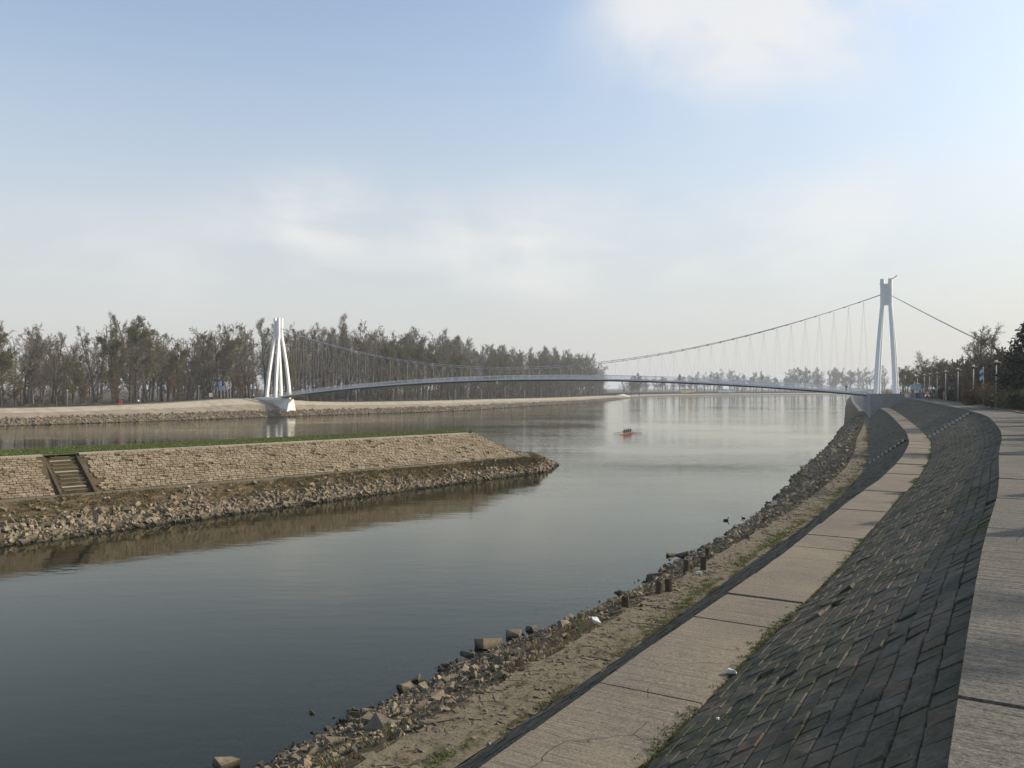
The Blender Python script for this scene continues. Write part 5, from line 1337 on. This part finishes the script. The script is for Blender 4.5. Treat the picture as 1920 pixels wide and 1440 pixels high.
# ------------------------------------------------------------------ grass and weeds
def tuft(seed, nb=9, spread=.5, h=1.0):
    r = np.random.default_rng(seed); V, F = [], []
    for i in range(nb):
        a = r.uniform(0, 6.28); b = np.array([math.cos(a), math.sin(a)])*r.uniform(0, spread); ln = r.uniform(.2, .7); a2 = r.uniform(0, 6.28); hh_ = h*r.uniform(.5, 1); wd = .05*r.uniform(.8, 1.8)
        t_ = b+np.array([math.cos(a2), math.sin(a2)])*ln*hh_; sd = np.array([-math.sin(a2), math.cos(a2)])*wd; k = len(V)
        V += [(*(b-sd), 0), (*(b+sd), 0), (*t_, hh_)]; F.append((k, k+1, k+2))
    return np.array(V), np.array(F)
TUFT = [tuft(i) for i in range(8)]
def sward(name, label, P, h, mat, seed, wide=1.0, cat='grass'):
    r = np.random.default_rng(seed); n = len(P); a = r.uniform(0, 6.28, n); s = h*r.lognormal(0, .3, n); z = np.zeros(n); o = np.ones(n)
    A = mat4(P, np.stack([np.cos(a), np.sin(a), z], 1), np.stack([-np.sin(a), np.cos(a), z], 1), np.stack([z, z, o], 1), np.stack([s*wide, s*wide, s], 1))
    V, F, Tn = joined(TUFT, A, r.integers(0, 8, n), r)
    return tag(obj_np(name, V, F, mat, tint=Tn), label, cat, kind='stuff')
rng = np.random.default_rng(61); n = 9500
u_ = rng.uniform(55, LEN+4, n); b_ = rng.uniform(1.3, 8.9, n); P = T0+DIR*u_[:, None]-FO*b_[:, None]
P = P[(P @ np.array([.7071, .7071]) < 76)]
sward('spit_grass', 'fresh green grass on top of the spit', np.concatenate([P, np.full((len(P), 1), 4.86)], 1), .13, M['grass'], 1, 2.0)
n = 9000; sg_ = rng.integers(6, 70, n); q = rng.random((n, 1)); e = .62*rng.beta(1.0, 1.4, (n, 1)); xy = lerp(lerp(LL[sg_], LL[sg_+1], q), lerp(WW[sg_], WW[sg_+1], q), e)
ok = vnoise(xy[:, 0]*.22, xy[:, 1]*.22, 4) > .22; xy, e2 = xy[ok], e[ok][:, 0]
sward('spit_weeds', 'olive weeds and dry grass above the stones of the spit', np.concatenate([xy, (lerp(1.9, 0, e2)+(vnoise(xy[:, 0]*1.3, xy[:, 1]*1.3)-.5)*.35)[:, None]], 1), .17, M['drygrass'], 2, 1.9)
ok = rng.random(len(xy)) < .3; xy2, e3 = xy[ok]+.2, e2[ok]
sward('spit_dead_weeds', 'rust coloured dead weeds above the stones of the spit', np.concatenate([xy2, (lerp(1.9, 0, e3)+.05)[:, None]], 1), .16, M['weed_red'], 3, 1.7)
n = 700; U_ = rng.uniform(60, LEN, n); Fq = rng.random(n); ok = vnoise(U_*.3, Fq*6, 2) > .55
sward('wall_weeds', 'small weeds sprouting from joints of the spit wall', wallP(U_[ok], Fq[ok])+[.03, -.03, .05], .16, M['moss'], 4, 1.4)
# moss and weeds along the toe of the slabs, path edges and the shore
n = 9000; ss = 5+rng.beta(.9, 1.7, n)*120; ok = vnoise(ss*.35, ss*0, 12)+rng.normal(0, .06, n) > .38; ss = ss[ok]; dd = d_toe(ss)+np.abs(rng.normal(0, .10, len(ss)))-.06
sward('toe_moss', 'moss and weeds along the foot of the slab slope', np.concatenate([bankP(ss, dd), np.full((len(ss), 1), ZB-.01)], 1), .03, M['moss'], 5, 2.6, 'weeds')
n = 5200; ss = 3+rng.beta(.9, 1.6, n)*120; f = rng.random(n); ok = vnoise(ss*.5, f*4, 31)+.25*f > .62; ss, f = ss[ok], f[ok]; f = np.round(f*13)/13+rng.normal(0, .004, len(f))
sward('slope_moss', 'moss growing in the joints of the slab slope', np.concatenate([bankP(ss, lerp(.05, d_toe(ss), f)), (lerp(ZP-.12, ZB-.04, f)+.005)[:, None]], 1), .028, M['moss'], 15, 1.8, 'moss')
n = 9000; ss = 6+rng.beta(.9, 1.5, n)*190; dd = d_low(ss)+np.abs(rng.normal(0, .33, n)); ok = vnoise(ss*.5, dd*1.5, 14) > .42; ss, dd = ss[ok], dd[ok]
sward('path_grass', 'dry and green grass growing over the lower path', np.concatenate([bankP(ss, dd), np.full((len(ss), 1), ZL-.01)], 1), .06, M['drygrass'], 6, 2.2)
n = 1500; ss = 9+rng.beta(.9, 1.5, n)*60; dd = d_low(ss)+.25+np.abs(rng.normal(0, .2, n)); ok = vnoise(ss*.4, dd*.5, 15) > .58; ss, dd = ss[ok], dd[ok]
sward('path_green_grass', 'green grass patches along the inner edge of the lower path', np.concatenate([bankP(ss, dd), np.full((len(ss), 1), ZL)], 1), .08, M['grass'], 7, 1.8)
n = 9000; ss = 8+rng.beta(.9, 1.4, n)*190; f = rng.beta(1.1, 2.2, n); dd = lerp(d_path(ss), d_wat(ss), f); ok = vnoise(ss*.35, dd*.6, 16) > .45; ss, dd = ss[ok], dd[ok]
Psh = np.concatenate([bankP(ss, dd), bank_z(ss, dd)[:, None]], 1); pick = rng.random(len(ss))
sward('shore_weeds', 'dry brown weeds on the stony shore', Psh[pick < .40], .11, M['drygrass'], 8, 1.5, 'weeds'); sward('shore_red_weeds', 'rust brown dead stalks on the stony shore', Psh[(pick >= .60) & (pick < .75)], .12, M['weed_red'], 9, 1.4, 'weeds'); sward('shore_moss', 'green moss and grass on the stony shore', Psh[pick >= .82], .09, M['moss'], 10, 1.5, 'weeds')
n = 6000; ss = rng.uniform(30, 200, n); dd = DPROM-.3-np.abs(rng.normal(0, .9, n))
sward('verge_grass', 'short grass on the verge behind the promenade kerb', np.concatenate([bankP(ss, dd), np.full((n, 1), ZP-.03)], 1), .13, M['grass'], 11, 1.6)

# ------------------------------------------------------------------ things on the two promenades
def board(name, loc, rz, w_, h_, z0, face, label, legs=True):
    e = empty(name, loc, rz); MB().box(-w_/2, w_/2, -.05, .05, z0, z0+h_).build('panel', face, e)
    MB().box(-w_/2-.04, w_/2+.04, -.03, .03, z0-.06, z0-.002).build('frame', M['darkmetal'], e)
    if legs:
        for x in (-w_*.35, w_*.35): MB().tube([(x, .08, -.3), (x, .08, z0+h_*.6)], .05, 6).build('leg', M['darkmetal'], e)
    return tag(e, label, 'sign')
board('billboard', (92.6, 190, ZP), R(-20), 2.3, 1.2, 1.7, M['skyblue'], 'pale blue and white billboard behind the hedge near the right pylon')
board('notice_board', (79.5, 149.5, ZP), R(-20), 1.2, .7, 1.6, M['signwhite'], 'small white notice board above the evergreen hedge')
def crate(name, loc, rz, w_, d_, h_, mat, label, cat):
    e = empty(name, loc, rz); MB().frustum([(-w_/2*.94, -d_/2*.94, .08), (w_/2*.94, -d_/2*.94, .08), (w_/2*.94, d_/2*.94, .08), (-w_/2*.94, d_/2*.94, .08)], [(-w_/2, -d_/2, h_-.12), (w_/2, -d_/2, h_-.12), (w_/2, d_/2, h_-.12), (-w_/2, d_/2, h_-.12)]).build('body', mat, e)
    MB().box(-w_/2-.04, w_/2+.04, -d_/2-.04, d_/2+.04, h_-.118, h_).build('lid', mat, e)
    for sx in (-1, 1): MB().tube([(sx*w_*.36, -d_*.4, .06), (sx*w_*.36, d_*.4, .06)], .06, 6).build('skid', M['darkmetal'], e)
    return tag(e, label, cat)
crate('waste_container', (84.0, 170.5, ZP), R(25), 1.5, 1.0, 1.15, M['blue'], 'dark blue container on the promenade beside the bridge abutment', 'container')
crate('utility_box', (84.6, 177.2, ZP), R(25), .95, .6, .85, M['cream'], 'cream utility box next to the blue container', 'box')
def flag(loc, rz, h, cols, label, cat='flag', drop=1.9, wid=.75, group=None):
    e = empty('flag_pole', loc, rz); MB().tube([(0, 0, -.3), (0, 0, h)], [.06, .045], 7).build('pole', M['signwhite'], e); MB().lathe([(.01, h), (.08, h+.05), (.01, h+.12)], 8).build('finial', M['signwhite'], e)
    if cols:
        n = len(cols)
        for k, c in enumerate(cols):                 # hanging cloth, folds running down
            m_ = MB(); nx = 7; y0, y1 = h-.12-drop*k/n, h-.12-drop*(k+1)/n
            for z in (y0, y1):
                for i in range(nx):
                    f = i/(nx-1); m_.v.append((-.06-wid*f, .10*math.sin(f*9+z*1.3), z-.25*f))
            for i in range(nx):
                pass
            m_.v += [(x, y+.012, z) for x, y, z in m_.v[:2*nx]]
            for i in range(nx-1):
                m_.f += [(i, i+1, nx+i+1, nx+i), (2*nx+i+1, 2*nx+i, 3*nx+i, 3*nx+i+1)]
            m_.f += [(0, nx, 3*nx, 2*nx), (nx-1, 3*nx-1, 4*nx-1, 2*nx-1)]
            m_.build('cloth', cloth(c), e)
    return tag(e, label, cat, group)
flag(tuple(bankP(np.array(121.), np.array(-4.6)))+(ZP,), R(15), 4.75, [(.50, .53, .58), (.10, .16, .28), (.62, .64, .66)], 'white and blue banner on a pole beside the second lamp post from the conifers', 'flag', 1.25, .42)
for ds, o, cols, lab in ((-8.2, 26, [(.20, .32, .52), (.16, .26, .48)], 'pale blue flag on a pole left of the white bridge pier'), (-6.4, 26.5, [(.05, .07, .30), (.45, .46, .50)], 'dark blue flag between two other flags near the white bridge pier'), (-4.6, 27, [(.62, .60, .62), (.46, .30, .34)], 'white and red flag on a pole near the white bridge pier'), (-3.0, 27.5, None, 'empty flag pole beside the three flags across the river')):
    flag(on_far(ds, o), R(20), 6.4, cols, lab, 'flag', 3.2, .9)
board('info_board', on_far(-12.5, 26), R(30), 1.2, 1.5, .7, M['cream'], 'pale information board left of the flags across the river')
crate('waste_bin', on_far(-49.0, 22.6), R(20), .9, .8, 1.3, M['red'], 'red bin on the promenade across the river', 'bin')
def bench_meshes():
    e = empty('bench', (0, 0, 0), 0)
    for y in (-.16, 0, .16): MB().box(-.9, .9, y-.065, y+.065, .42, .46).build('seat_slat', M['timber'], e)
    for z in (.62, .78): MB().box(-.9, .9, .24, .28, z-.06, z+.06).build('back_slat', M['timber'], e)
    for x in (-.7, .7):
        MB().box(x-.04, x+.04, -.2, .22, 0, .418).build('leg', M['darkmetal'], e); MB().box(x-.04, x+.04, .285, .33, .3, .88).build('back_post', M['darkmetal'], e)
    return e
b0 = bench_meshes(); used = False
for ds in (-78, -74.5, -71, -64.5, -61, -57, 47, 56, 62, 68, 80, 88, 96, 108, 120, 128):
    b = copy_tree(b0) if used else b0; used = True
    b.location = on_far(ds, 22.6, .0); b.rotation_euler = (0, 0, math.atan2(*(NL[int((sPier+ds)/2)][::-1]))-math.pi/2)
    tag(b, 'dark bench at the back edge of the promenade across the river', 'bench', 'benches on the far promenade')
def car(loc, rz, mat, label):
    e = empty('parked_car', loc, rz); m_ = MB()
    m_.frustum([(-.86, -2.1, .28), (.86, -2.1, .28), (.86, 2.1, .28), (-.86, 2.1, .28)], [(-.84, -2.05, .82), (.84, -2.05, .82), (.84, 2.08, .86), (-.84, 2.08, .86)])
    m_.build('body', mat, e)
    g = MB().frustum([(-.78, -1.0, .86), (.78, -1.0, .86), (.78, 1.75, .86), (-.78, 1.75, .86)], [(-.62, -.35, 1.36), (.62, -.35, 1.36), (.62, 1.25, 1.36), (-.62, 1.25, 1.36)]).build('window', M['glass'], e)
    MB().frustum([(-.63, -.4, 1.362), (.63, -.4, 1.362), (.63, 1.3, 1.362), (-.63, 1.3, 1.362)], [(-.55, -.25, 1.44), (.55, -.25, 1.44), (.55, 1.15, 1.44), (-.55, 1.15, 1.44)]).build('roof', mat, e)
    for sx in (-1, 1):
        for y in (-1.3, 1.3):
            MB().tube([(sx*.70, y, .32), (sx*.9, y, .32)], .32, 12).build('wheel', M['tyre'], e)
        MB().box(sx*.6-.16, sx*.6+.16, -2.13, -2.05, .58, .72).build('headlight', M['lamphead'], e)
    return tag(e, label, 'car')
for ds, o, mt_, lab in ((-84, 66, M['carwhite'], 'white car parked under the greening trees across the river'), (-78, 68, M['carsilver'], 'silver car parked next to the white car across the river'), (-72, 69, M['carsilver'], 'second silver car, parked beyond the first across the river')):
    x, y = farP(np.array(sPier+ds), np.array(float(o))); car((float(x), float(y), 4.35), R(60), mt_, lab)
def hut(loc, rz, w_, d_, h_, mat, label):
    e = empty('riverside_hut', loc, rz); MB().box(-w_/2, w_/2, -d_/2, d_/2, -.3, h_).build('wall', mat, e)
    MB().frustum([(-w_/2-.3, -d_/2-.3, h_+.002), (w_/2+.3, -d_/2-.3, h_+.002), (w_/2+.3, d_/2+.3, h_+.002), (-w_/2-.3, d_/2+.3, h_+.002)], [(-w_/2, -.1, h_+1.2), (w_/2, -.1, h_+1.2), (w_/2, .1, h_+1.2), (-w_/2, .1, h_+1.2)]).build('roof', M['darkmetal'], e)
    MB().box(-.5, .5, -d_/2-.06, -d_/2-.004, 0, 2.1).build('door', M['darkmetal'], e)
    return tag(e, label, 'hut')
hut((234, 1125, 4.3), .2, 7, 5, 3.2, M['yellow'], 'yellow hut on the hazy far bank, left of another'); hut((246, 1140, 4.3), .2, 9, 5, 3.2, M['yellow'], 'wider yellow hut on the hazy far bank')
for i, x in enumerate((302, 309, 318)): hut((x, 1200, 4.3), .2, 4.5+i, 5, 3, M['signwhite'], ('narrow white hut in a row of three on the far bend', 'white hut in the middle of a row of three on the far bend', 'widest white hut in a row of three on the far bend')[i])
m_ = MB().lathe([(9, -.4), (7.5, .3), (4.5, 1.2), (1.8, 2.2), (.3, 2.5)], 14); o = m_.build('sand_heap', M['cream'], smooth=True); o.location = (116, 872, 1.6); tag(o, 'pale heap of sand on the far bank below the bridge deck', 'sand heap')

# ------------------------------------------------------------------ haze
hz = NT('spring_haze'); pv = hz.n('ShaderNodeVolumePrincipled')
pv.inputs['Color'].default_value = (.86, .91, .97, 1); pv.inputs['Density'].default_value = HAZE
pv.inputs['Anisotropy'].default_value = .15
hz.t.links.new(pv.outputs[0], hz.out.inputs['Volume'])
o = MB().box(-6500, 6500, -420, 6500, -5, 52).build('haze', hz.m); tag(o, 'thin pale spring haze over the river', 'haze', kind='stuff')
